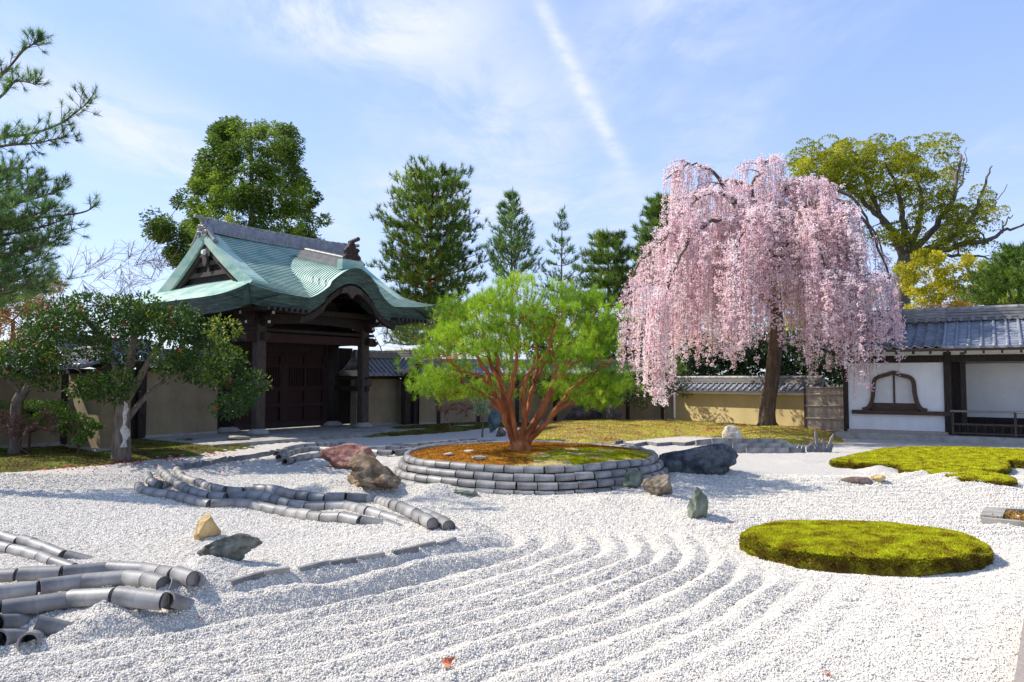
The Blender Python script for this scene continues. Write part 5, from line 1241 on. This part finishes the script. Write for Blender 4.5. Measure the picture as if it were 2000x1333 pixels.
# --- camellia by the left bank
def camellia(label, foot, trunk, clumps, leaves, seed, r0, flowers, lich=False, cr=.42):
    rng = np.random.default_rng(seed); t = thing('camellia_tree', label, 'tree'); sk = Skel()
    for pts, a, b in trunk: sk.line(spline(pts, 5), a, b, .8)
    cl_ = sorted(clumps, key=lambda p: np.linalg.norm(np.array(p) - np.array(foot)))
    mb, fm = MB(), []
    for p in cl_:
        p = np.array(p); sk.reach(p, rng, .012, .5, rise=.08, n=6, wob=.09)
        n = int(leaves * rng.uniform(.7, 1.3)); u = nrm(rng.normal(0, 1, (n, 3))); rr = rng.uniform(.35, 1, n) ** .6
        sc_ = np.array([cr, cr, cr * .72]) * rng.uniform(.75, 1.2)
        q = p + u * sc_ * rr[:, None]; leaf_quads(mb, q, .105, .052, rng, u + np.array([0, 0, -.25]), .7, .22, r=np.full(n, rng.normal(-.05, .18)) + .12 * u[:, 2])
        for j in range(flowers):
            if rng.random() < .28: v = nrm(rng.normal(0, 1, 3) + np.array([.0, -.8, .2])); fm.append(p + v * sc_ * 1.02)
    put(t, 'crown', mb, M['l_camellia']); sk.build('trunk', M['bark_pale'], t, 9, .03); sk.build('branches', M['bark_pale'], t, 5, 0, .03)
    me_ = MB(); r5 = np.random.default_rng(1)
    for k in range(6):
        a = 2 * PI * k / 6; d = np.array([[math.cos(a), math.sin(a), .55]]); leaf_quads(me_, np.zeros((1, 3)), .048, .045, r5, d, .05, .4)
    me_ = me_.mesh('flower', M['flower_red'])
    for p in fm[:70]: inst('flower', me_, t, p, (rng.uniform(0, 6), rng.uniform(0, 6), 0), (1.0,) * 3)
    return t, sk
D0 = 18.2; f0 = gp(237, 903, 0); f0.z = .02; D0 = f0.y
def E(px, py, d=0.0): return dp(px, py, D0 + d)
cl = []
rng = np.random.default_rng(77)
for (px, py, s) in ((110, 640, 1), (75, 690, 0), (140, 605, 0), (180, 598, 1), (230, 598, 1), (285, 606, 1), (335, 612, 1), (370, 622, 0), (160, 650, 1), (210, 640, 1), (260, 640, 1), (310, 640, 1), (355, 645, 1), (390, 660, 0), (330, 690, 0), (370, 700, 1), (410, 700, 0), (440, 690, 0), (420, 740, 0), (455, 735, 0), (475, 770, 0), (455, 785, 0), (345, 725, 0), (190, 690, 0), (225, 690, 0), (185, 745, 0), (215, 770, 0), (165, 765, 0), (240, 745, 0), (280, 690, 0), (125, 690, 0), (300, 630, 0), (250, 622, 0), (390, 725, 0), (430, 650, 0), (490, 755, 0), (65, 655, 0)):
    for k in range(2 + s): cl.append(tuple(E(px + rng.normal(0, 9), py + rng.normal(0, 8), rng.uniform(-1.1, 1.2))))
trk = [([f0, E(238, 850), E(240, 800), E(244, 760)], .24, .15), ([E(242, 780), E(228, 720, .2), E(200, 665, .4), E(165, 620, .3)], .12, .05), ([E(244, 770), E(258, 690, -.2), E(262, 630, -.3), E(250, 600)], .12, .05),
       ([E(243, 790), E(275, 735, -.3), E(300, 690, -.4), E(340, 640, -.5)], .11, .04), ([E(240, 830), E(285, 775, .3), E(330, 740, .3), E(400, 720, .2)], .08, .035), ([E(236, 800), E(205, 770), E(180, 745), E(160, 735)], .05, .03)]
t, sk = camellia('spreading camellia with white lichen on its trunk and red flowers beside the gate', f0, trk, cl, 200, 3, .2, 2)
mb = MB(); G = []
ax_ = spline([f0, E(238, 850), E(240, 800), E(244, 760)], 5); rs_ = [.24 + (.15 - .24) * (i / 15) ** .8 for i in range(16)]
for i in range(3, 15):
    a0, a1 = -1.05 + .18 * math.sin(i * 1.9) + rng.uniform(-.15, .15), -.45 + .22 * math.sin(i * 1.3 + 1) + rng.uniform(-.2, .2); c = ax_[i]
    G.append([(c.x + math.cos(a) * rs_[i] * 1.035, c.y + math.sin(a) * rs_[i] * 1.035, c.z) for a in np.linspace(a0, a1, 7)])
mb.grid(np.array(G)); mb.build('lichen_patch', M['lichen'], t, True)
f1 = gp(28, 893, 0); D0 = f1.y; cl = []
for (px, py) in ((95, 700), (70, 660), (40, 690), (110, 650), (60, 720), (20, 710), (90, 625), (125, 600), (85, 735), (-20, 690), (-40, 720)):
    for k in range(3): cl.append(tuple(E(px + rng.normal(0, 10), py + rng.normal(0, 8), rng.uniform(-.9, .9))))
trk = [([f1, E(30, 840), E(33, 790), E(42, 770)], .16, .12), ([E(38, 785), E(60, 745), E(75, 715), E(85, 680)], .10, .05)]
camellia('smaller camellia with a leaning cut back trunk at the far left edge', f1, trk, cl, 130, 9, .2, 1)
# fallen petals on the bank and on the gravel beside it
rng = np.random.default_rng(31); mb = MB(); Q = []
for px, py, n, s in ((250, 905, 60, 50), (120, 915, 40, 60), (330, 898, 60, 40), (420, 888, 40, 45), (170, 912, 30, 60), (250, 925, 14, 110), (400, 910, 16, 90), (480, 893, 16, 60)):
    for i in range(n):
        a, b = px + rng.normal(0, s * .6), py + abs(rng.normal(0, 5)) + (0 if n > 20 else rng.uniform(0, 18)); p = gp(a, b, 0); Q.append((p.x, p.y, max(gz(p.x, p.y), 0) + .035))
leaf_quads(mb, np.array(Q), .055, .05, rng, None, flat=1.5); o = mb.build('fallen_petals', M['flower_red']); tag(o, 'red camellia petals fallen along the left bank', kind='stuff')

# --- conifers beyond the walls
def pine(label, name, px, ptop, pbase, D, wpx, seed, m, tuft=.30, nl=9, per=7, nt=15, prof=None, k=20, dz=.35, rise=.25, trunk_r=.22, bend=0.0, W=.016, bark='bark', pbot=None, fill=1.0):
    """open pine: whorls of limbs with tufts of needles along their outer part; crown as wide as wpx at its widest"""
    rng = np.random.default_rng(seed); t = thing(name, label, 'tree'); sk = Skel(); b = dp(px, pbase, D); top = dp(px + bend, ptop, D)
    R = wpx / FPX * D / 2; foot = Vector((b.x, b.y, -.1)); H = top.z
    tk = [foot.lerp(top, q) + Vector((math.sin(q * 5 + seed) * .12 * (1 - q), math.cos(q * 4 + seed) * .1, 0)) * (0 if q in (0, 1) else 1) for q in np.linspace(0, 1, 14)]
    sk.line(tk, trunk_r, .02, .9); zb = dp(px, pbot or pbase, D).z
    prof = prof or (lambda q: (1 - q) ** .75 * (.55 + .45 * min(1, q * 5)))
    TP, TD, TR = [], [], []
    for i in range(nl):
        q = (i + .35 * rng.random()) / nl; z = zb + (H - zb) * q; rr = R * prof(q); n = max(3, int(per * (.6 + .6 * prof(q))))
        for j in range(n):
            a = 2 * PI * (j + rng.random() * .7) / n + i * 1.1; L = rr * rng.uniform(.72, 1.08); s = np.interp(z, [p.z for p in tk], range(14)); s0 = tk[int(s)]
            p0 = Vector((s0.x, s0.y, z)); d = Vector((math.cos(a), math.sin(a), 0)); zt = z + L * rise * rng.uniform(.5, 1.5)
            ln = limb(p0, p0 + d * L + Vector((0, 0, zt - z)), rng, rise=-.05, wob=.05, n=5); sk.line(ln, max(.02, trunk_r * .28 * (1 - q * .7)), .012)
            PA = np.array([tuple(x) for x in ln]); c = max(3, int(nt * (.4 + .6 * L / R) * fill)); f = rng.uniform(.28, 1.03, c) * 5; ii = np.minimum(f.astype(int), 4); ff = (f - ii)[:, None]
            side = np.array([-d.y, d.x, 0]); w = L * .30
            qq = PA[ii] * (1 - ff) + PA[ii + 1] * ff + side * rng.normal(0, w * .55, c)[:, None] + np.array([0, 0, 1]) * rng.normal(.06, dz * .28, c)[:, None]
            TP.append(qq); TD.append(np.tile([d.x * .5, d.y * .5, .85], (c, 1)) + rng.normal(0, .2, (c, 3))); TR.append(np.full(c, rng.normal(0, .22)) + rng.normal(0, .15, c))
    c = 5; TP.append(np.array([tuple(top)] * c) + rng.normal(0, .06, (c, 3)) - np.array([0, 0, .15])); TD.append(np.tile([0, 0, 1.0], (c, 1))); TR.append(np.zeros(c))
    mb = MB(); TP, TD, TR = np.concatenate(TP), np.concatenate(TD), np.concatenate(TR)
    needles(mb, TP, TD, k, tuft, W, rng, .55, TR); put(t, 'crown', mb, M[m]); sk.build('trunk', M[bark], t, 7, .05); sk.build('branches', M[bark], t, 4, 0, .05)
    return t
pine('tall broad pine with a straight reddish trunk just right of the gate roof', 'pine_tree', 836, 330, 700, 42, 236, 3, 'l_pine', .36, 17, 9, 30, lambda q: float(np.interp(q, [0, .3, .5, .65, .8, .92, 1], [.85, 1, 1, .92, .80, .6, .38])) * (.9 + .1 * math.sin(q * 23)), 20, .5, .22, .26, 8, .034, 'bark_red', 670)
pine('bushy young pine with upswept shoots left of the slender one', 'pine_tree', 998, 376, 640, 37, 136, 5, 'l_pine_blue', .30, 10, 8, 15, lambda q: (1 - q) ** .85 + .05, 16, .3, .75, .13, 0, .026, 'bark', 560)
pine('thin young pine with a bare leader and open whorls', 'pine_tree', 1096, 408, 640, 39, 120, 7, 'l_pine_blue', .28, 8, 7, 9, lambda q: (1 - q) ** 1.1 + .06, 15, .25, .45, .10, 2, .026, 'bark_pale', 600)
pine('dark layered pine with flat pads between the slender pine and the cherry', 'pine_tree', 1184, 455, 680, 42, 165, 11, 'l_pine', .34, 9, 8, 30, lambda q: (1 - q * .55) * (.9 + .1 * math.sin(q * 30)), 15, .25, .12, .2, 4, .032, 'bark', 600)
pine('taller olive pine leaning out from behind the pink cherry', 'pine_tree', 1290, 384, 680, 44, 205, 13, 'l_pine', .36, 11, 9, 32, lambda q: (1 - q * .7) * (.85 + .15 * math.sin(q * 26)), 15, .3, .18, .2, 0, .034, 'bark', 560)
pine('green pine filling the right edge above the corridor roof', 'pine_tree', 1985, 485, 640, 36, 190, 17, 'l_pine', .30, 9, 9, 30, lambda q: (1 - q ** 2) ** .6, 14, .3, .15, .2, 4, .032, 'bark', 600)
pine('low pine standing in the shade below the tall broad one', 'pine_tree', 838, 600, 815, 31.6, 190, 19, 'l_pine', .26, 5, 6, 15, lambda q: (1 - q * .6), 14, .25, .05, .16, -4, .016, 'bark_pale', 675)
pine('small tufted pine at the left end of the ochre wall', 'pine_tree', 1306, 700, 826, 30.5, 110, 23, 'l_shrub', .20, 5, 5, 12, lambda q: (1 - q * .5), 13, .2, .05, .07, -10, .014, 'bark', 735)

# big cypress behind the gate
rng = np.random.default_rng(8); t = thing('cypress_tree', 'huge dark green cypress rising behind the gate roof', 'tree'); sk = Skel(); D = 40.0
b = dp(486, 700, D); sk.line([Vector((b.x, D, -.1)), Vector((b.x + .1, D, 8)), dp(490, 240, D)], .45, .04)
outl = [(232, 12), (245, 62), (265, 92), (290, 96), (320, 105), (350, 128), (380, 140), (420, 148), (460, 140), (510, 128), (560, 110)]
P_, R_ = [], []
for i in range(330):
    py = rng.uniform(240, 545); w = np.interp(py, [o[0] for o in outl], [o[1] for o in outl]); a = rng.uniform(0, 2 * PI); k = rng.uniform(.55, 1.0) ** .6
    w *= .93 + .14 * float(vnoise([py * .04], [a * 1.6], seed=4)[0]); x = 490 + w * k * math.cos(a); p = dp(x, py, D + w / FPX * D * k * math.sin(a)); P_.append(p)
for px, py in ((302, 438), (310, 465), (322, 450), (335, 490), (345, 505), (350, 470), (330, 440), (365, 500), (375, 460), (380, 520)):
    for k in range(3): P_.append(dp(px + rng.normal(0, 6), py + rng.normal(0, 6), D + rng.uniform(-1, 1)))
mb = MB()
for p in sorted(P_, key=lambda p: p.z):
    if rng.random() < .45 or p.x < -17.5: sk.reach(tuple(p), rng, .018, .4, rise=.0, n=4, zpen=.4)
    n = 230; u = nrm(rng.normal(0, 1, (n, 3))); s = rng.uniform(.36, .70); q = np.array(p) + u * s * np.array([1, 1, .75]) * (rng.uniform(.2, 1, n) ** .5)[:, None]
    o = np.array(p) - np.array([b.x, D, p.z]); o = o / max(1, np.linalg.norm(o)); r = np.full(n, rng.normal(0, .25))
    leaf_quads(mb, q, .19, .075, rng, u * .6 + o * .6 + np.array([0, 0, -.35]), .5, .2, r=r)
put(t, 'crown', mb, M['l_cypress']); sk.build('trunk', M['bark'], t, 8, .05); sk.build('branches', M['bark'], t, 4, 0, .05)

# old camphor with bare limbs, upper right
rng = np.random.default_rng(18); D = 50.0; t = thing('camphor_tree', 'wide olive green tree with bare limbs reaching right above the corridor roof', 'tree'); sk = Skel()
c_ = lambda px, py, d=0.0: dp(px, py, D + d)
sk.line(spline([Vector((dp(1755, 700, D).x, D, -.1)), c_(1758, 600), c_(1768, 520), c_(1775, 500)], 5), .75, .5)
for pts, a, bb in (([(1770, 510), (1790, 450), (1800, 400), (1785, 330)], .30, .06), ([(1772, 505), (1765, 440), (1755, 380), (1730, 320)], .28, .06), ([(1775, 500), (1830, 440), (1860, 390), (1870, 330), (1880, 300)], .26, .05),
                   ([(1778, 500), (1850, 470), (1900, 420), (1920, 370), (1935, 325)], .24, .04), ([(1780, 505), (1870, 480), (1930, 470), (1965, 450), (2010, 435)], .24, .05), ([(1958, 455), (1965, 432), (1978, 424)], .07, .03),
                   ([(1790, 510), (1850, 500), (1900, 500), (1950, 508)], .16, .04), ([(1768, 515), (1740, 450), (1700, 410), (1650, 360), (1600, 340)], .28, .05), ([(1770, 500), (1720, 420), (1690, 350), (1680, 310)], .22, .05),
                   ([(1915, 400), (1940, 395), (1970, 360)], .05, .02), ([(1860, 390), (1880, 350), (1890, 290)], .06, .02), ([(1930, 470), (1900, 440), (1905, 420)], .06, .03), ([(1870, 480), (1880, 500), (1930, 500)], .07, .03)):
    d = rng.uniform(-1.5, 1.5); q = spline([c_(x, y, d * i / len(pts)) for i, (x, y) in enumerate(pts)], 5); sk.line([p + Vector(rng.normal(0, .06, 3)) for p in q], a, bb)
mb = MB(); CL = []
for (x, y, n, s) in ((1560, 345, 5, 22), (1600, 325, 7, 24), (1640, 310, 8, 24), (1690, 300, 8, 26), (1735, 310, 8, 26), (1700, 345, 7, 28), (1650, 355, 6, 26), (1590, 365, 4, 20), (1755, 350, 6, 25), (1790, 320, 4, 18), (1720, 385, 5, 24), (1770, 400, 5, 24), (1815, 385, 4, 18), (1840, 360, 4, 16), (1835, 420, 4, 20), (1790, 440, 3, 18), (1860, 455, 4, 16), (1885, 440, 4, 16), (1900, 460, 3, 14), (1815, 305, 2, 10), (1845, 295, 2, 8), (1860, 325, 2, 10), (1920, 395, 2, 10), (1915, 420, 3, 12), (1730, 440, 3, 20), (1760, 470, 3, 16), (1850, 470, 3, 12), (1670, 330, 5, 30)):
    for k in range(n): CL.append(c_(x + rng.normal(0, s), y + rng.normal(0, s * .65), rng.uniform(-3, 3)))
for p in CL:
    sk.reach(tuple(p), rng, .02, .35, n=4, zpen=.5)
    for j in range(3):
        pc = np.array(p) + rng.normal(0, .45, 3); n = 180; u = nrm(rng.normal(0, 1, (n, 3)) + np.array([0, 0, .5])); s = rng.uniform(.35, .62)
        leaf_quads(mb, pc + u * s * np.array([1, 1, .7]), .14, .085, rng, u, .6, .2, r=np.full(n, rng.normal(-.05, .2)) + .1 * u[:, 2])
put(t, 'crown', mb, M['l_camphor']); sk.build('trunk', M['bark_pale'], t, 7, .05); sk.build('branches', M['bark_pale'], t, 4, 0, .05)

def leafy(name, label, cat, spots, D, m, n, L, W, s, seed, foot, r0=.12, dspread=1.2, bark='bark', sub=2, group=None, twigs=True, rm=.012):
    """bush or small tree: leaf clumps at pixels (px, py, radius px) about distance D, limbs reaching them"""
    rng = np.random.default_rng(seed); t = thing(name, label, cat, group=group); sk = Skel(); fx = dp(foot, 740, D).x
    ys_ = [q[1] for q in spots]; zt = dp(0, min(ys_), D).z; zl = dp(0, max(ys_), D).z
    sk.line([Vector((fx, D, -.05)), Vector((fx + .03, D, max(.1, zl * .6))), Vector((fx, D + .05, zl + (zt - zl) * .45))], r0, r0 * .4)
    mb = MB()
    for (x, y, w) in sorted(spots, key=lambda q: -q[1]):
        for k in range(sub):
            p = dp(x + rng.normal(0, w * .45), y + rng.normal(0, w * .35), D + rng.uniform(-1, 1) * dspread)
            if p.z < .1: continue
            if twigs: sk.reach(tuple(p), rng, rm, .5, n=4, zpen=.6)
            c = int(n * rng.uniform(.7, 1.3)); u = nrm(rng.normal(0, 1, (c, 3))); R = w / FPX * D * rng.uniform(.55, .9)
            leaf_quads(mb, np.array(p) + u * R * np.array([1, 1, .75]) * (rng.uniform(.15, 1, c) ** .5)[:, None], L, W, rng, u + np.array([0, 0, .3]), .6, .2, r=np.full(c, rng.normal(0, .22)))
    put(t, 'crown', mb, M[m]); sk.build('trunk', M[bark], t, 5); return t
leafy('yellow_tree', 'yellow leaved tree glowing above the corridor roof beside the bare limbs', 'tree', [(x + 9 * math.sin(y), y + 8 * math.sin(x * .7), 17) for x in range(1770, 1935, 20) for y in range(520, 615, 24)] + [(1800, 497, 14), (1832, 500, 13), (1780, 540, 16), (1815, 510, 12)], 40, 'l_yellow', 170, .15, .075, .5, 21, 1840, .15, 1.8, 'bark', 2)
leafy('yellow_tree', 'yellow bush seen through the pink strands behind the cherry trunk', 'tree', [(x, y, 24) for x in range(1530, 1700, 24) for y in range(570, 690, 30)], 38, 'l_yellow', 150, .18, .09, .5, 22, 1600, .15, 1.2)
leafy('russet_bush', 'russet bare twigged bush low between yellow tree and green pine', 'bush', [(1830, 598, 20), (1855, 592, 18), (1805, 600, 16), (1880, 600, 14)], 35.5, 'l_orange', 170, .12, .03, .4, 23, 1840, .08, .6)
leafy('russet_bush', 'russet bush glimpsed under the cherry left of its trunk', 'bush', [(1420, 650, 24), (1450, 690, 24), (1460, 640, 22), (1480, 680, 20), (1400, 690, 20)], 37, 'l_orange', 160, .14, .05, .4, 24, 1440, .1, .8)
leafy('russet_tree', 'russet and gold thin leaved tree at the far left behind the dark wall', 'tree', [(x, y, 24) for x in range(-40, 110, 26) for y in range(560, 690, 30)], 28, 'l_orange', 150, .20, .04, .4, 25, 20, .16, 1.6, 'twig_red')
leafy('evergreen_bush', 'dark evergreen shrub under the back wall right of the red pine', 'bush', [(x, y, 22) for x in range(1040, 1330, 24) for y in (745, 770)] + [(1180, 790, 18), (1250, 790, 18)], 31.6, 'l_dark', 150, .10, .05, .4, 26, 1180, .1, .8)
leafy('evergreen_tree', 'dark leafy tree filling the gap behind the back wall', 'tree', [(x, y, 26) for x in range(1040, 1340, 28) for y in (620, 650, 680, 705)], 39, 'l_dark', 180, .22, .09, .4, 27, 1180, .2, 1.2)
leafy('evergreen_tree', 'mixed green trees behind the ochre wall', 'tree', [(x, y, 26) for x in range(1340, 1720, 26) for y in (665, 690, 715, 735)], 35.5, 'l_dark', 230, .18, .09, .4, 28, 1500, .2, 1.2)
leafy('pale_shrub', 'pale flowering shrub left of the red pine stems', 'bush', [(928, 778, 12), (940, 790, 12), (952, 782, 10), (935, 805, 10), (950, 800, 10)], 25.5, 'l_white', 110, .075, .04, .2, 29, 942, .04, .3, 'bark_pale')
leafy('green_shrub', 'bright green rounded shrub in the left bank behind the leaning camellia', 'bush', [(x, y, 18) for x in range(-10, 145, 20) for y in (798, 818)], 19.6, 'l_shrub', 150, .07, .03, .2, 30, 60, .04, .4, 'twig')
leafy('green_shrub', 'broad leaved green shrub before the sunlit wall stub', 'bush', [(130, 830, 14), (150, 820, 14), (170, 828, 14), (140, 848, 14), (165, 850, 13), (155, 862, 12), (180, 838, 10)], 18.6, 'l_shrub', 90, .10, .045, .2, 31, 155, .03, .3, 'twig')

def bare(name, label, cat, foot, D, tips, seed, m, r0, zf=0.0, nsub=5, sL=.5, group=None, rise=.1):
    """leafless tree or bush: limbs to the given pixels, each split into fine twigs"""
    rng = np.random.default_rng(seed); t = thing(name, label, cat, group=group); sk = Skel(); b = dp(foot, 740, D); b.z = zf
    sk.line([b, b + Vector((.02, 0, .25 * max(.3, r0 * 12)))], r0, r0 * .8)
    for (x, y) in tips:
        p = dp(x, y, D + rng.uniform(-1, 1) * .5 * (r0 * 15)); ln = sk.reach(tuple(p), rng, .006, .62, n=7, rise=rise, wob=.06)
        for k in range(nsub):
            i = int(rng.integers(2, 8)); q = ln[min(i, len(ln) - 1)]; d = (ln[-1] - ln[0]).normalized() + Vector(rng.normal(0, .5, 3)) + Vector((0, 0, .25)); L = sL * rng.uniform(.4, 1.1)
            l2 = limb(q, q + d.normalized() * L, rng, n=4); sk.line(l2, .009, .005)
            for e in range(3): q2 = l2[int(rng.integers(1, 4))]; sk.line(limb(q2, q2 + (d.normalized() + Vector(rng.normal(0, .6, 3))).normalized() * L * .5, rng, n=2), .006, .003)
    sk.build('twigs', M[m], t, 5); return t
bare('bare_tree', 'leafless grey brown tree between the camellia and the gate roof', 'tree', 190, 30, [(x, y) for x, y in ((120, 590), (140, 540), (165, 560), (185, 520), (205, 545), (215, 505), (240, 540), (255, 500), (275, 520), (300, 515), (310, 525), (265, 560), (230, 580), (290, 545), (150, 580), (100, 570), (330, 518))], 5, 'twig', .14, 0, 9, 1.3)
bare('bare_tree', 'pale leafless cherry standing behind the wall right of the gate', 'tree', 770, 38, [(720, 640), (735, 620), (750, 650), (770, 630), (790, 650), (800, 620), (760, 670), (810, 660), (780, 610)], 6, 'twig', .18, 0, 8, 1.2)
bare('bare_bush', 'russet leafless bush before the shaded wall right of the gate', 'bush', 880, 27.2, [(850, 785), (858, 800), (866, 775), (875, 800), (885, 792), (895, 782), (905, 795), (915, 798), (922, 802), (870, 808), (900, 805), (856, 778), (862, 790), (910, 808), (890, 800)], 7, 'twig_red', .035, .1, 12, .34)
bare('bare_bush', 'brown leafless bush in the left bank beside the leaning trunk', 'bush', 60, 18.6, [(-10, 830), (5, 815), (20, 835), (40, 825), (55, 840), (70, 828), (85, 838), (100, 830), (115, 845), (130, 838), (90, 815), (30, 850), (-30, 820), (-15, 850)], 8, 'twig', .03, .05, 14, .34)

# near pine whose branches hang in from the left edge
rng = np.random.default_rng(44); D = 14.0; t = thing('pine_tree', 'near pine whose long needled branches hang in at the left edge', 'tree'); sk = Skel()
bx = dp(-260, 740, D).x
sk.line([Vector((bx, D, -.1)), Vector((bx + .15, D, 3)), Vector((bx - .1, D + .1, 6)), Vector((bx + .1, D, 9.6))], .24, .06)
n_ = lambda px, py, d=0.0: dp(px, py, D + d)
TP, TD, TR = [], [], []
def bough(pts, r, tufts, d, seed, twig=.30, up=.35):
    q = spline([n_(x, y, d * i / len(pts)) for i, (x, y) in enumerate(pts)], 5); sk.line(q, r, .010); A_ = np.array([tuple(p) for p in q])
    for k in range(tufts):
        i = int(rng.integers(int(len(q) * .25), len(q))); b0 = q[i]; tan = (q[min(i + 1, len(q) - 1)] - q[i - 1]).normalized()
        sidev = Vector(rng.normal(0, 1, 3)); dirv = (tan * .8 + sidev * .6 + Vector((0, 0, up))).normalized(); L = twig * rng.uniform(.3, 1.1)
        e = b0 + dirv * L; sk.line(limb(b0, e, rng, n=3), .008, .004); TP.append(tuple(e)); TD.append(tuple(dirv + Vector((0, 0, .4)))); TR.append(rng.normal(0, .25))
    TP.append(tuple(q[-1])); TD.append(tuple((q[-1] - q[-2]).normalized() + Vector((0, 0, .3)))); TR.append(0)
bough([(-200, 200), (-60, 180), (0, 150), (45, 100), (72, 84)], .04, 46, .3, 1, .26); bough([(-200, 260), (-80, 240), (0, 190), (30, 160), (70, 165)], .04, 40, -.4, 2, .24)
bough([(-230, 330), (-60, 280), (0, 268), (60, 262), (120, 240), (175, 198)], .045, 60, .5, 3, .32); bough([(-200, 320), (-60, 300), (10, 285), (70, 280), (125, 268)], .04, 46, -.3, 4, .24)
for i, (x, y) in enumerate(((40, 330), (75, 350), (60, 380), (105, 375), (95, 410), (120, 430), (70, 430), (182, 405), (140, 450), (110, 470), (60, 470), (30, 400), (20, 440), (40, 500), (85, 505), (10, 350), (0, 480), (55, 540), (15, 530), (100, 545), (-20, 400), (-30, 460), (30, 560), (70, 570))):
    bough([(-250, y + 60), (-110, y + 45), (-30, y + 30 + rng.uniform(-8, 8)), (x - 40, y + 14), (x, y)], .045, 62 if x < 130 else 24, rng.uniform(-1.4, 1.6), 5 + i, .34)
mb = MB(); needles(mb, np.array(TP), np.array(TD), 46, .17, .0075, rng, .6, np.array(TR)); put(t, 'crown', mb, M['l_pine_blue'])
sk.build('trunk', M['bark'], t, 8, .06); sk.build('branches', M['bark'], t, 4, 0, .06)

# fallen leaves on the gravel
r_ = np.random.default_rng(9)
for px, py, s, lab in ((867, 1300, .085, 'curled red leaf lying on the gravel at the bottom of the photo'), (1612, 1325, .05, 'small red leaf at the bottom edge right of the curled one'), (388, 1217, .035, 'tiny orange leaf on the gravel before the tile heap'), (1185, 980, .04, 'orange leaf on the gravel close to the round island'), (1423, 1036, .045, 'orange leaf lying between the green stone and the round moss'), (1932, 970, .05, 'orange leaf on the gravel by the stone framed pit')):
    p = on(px, py, .02); mb = MB()
    for k in range(3): leaf_quads(mb, np.array([[0, 0, 0.0]]), s, s * .55, r_, np.array([[math.cos(k * 1.1 - .8), math.sin(k * 1.1 - .8), .25]]), .1, .5)
    o = mb.build('fallen_leaf', M['leaf_red']); o.location = p; tag(o, lab, 'leaf', 'single leaves fallen on the gravel')
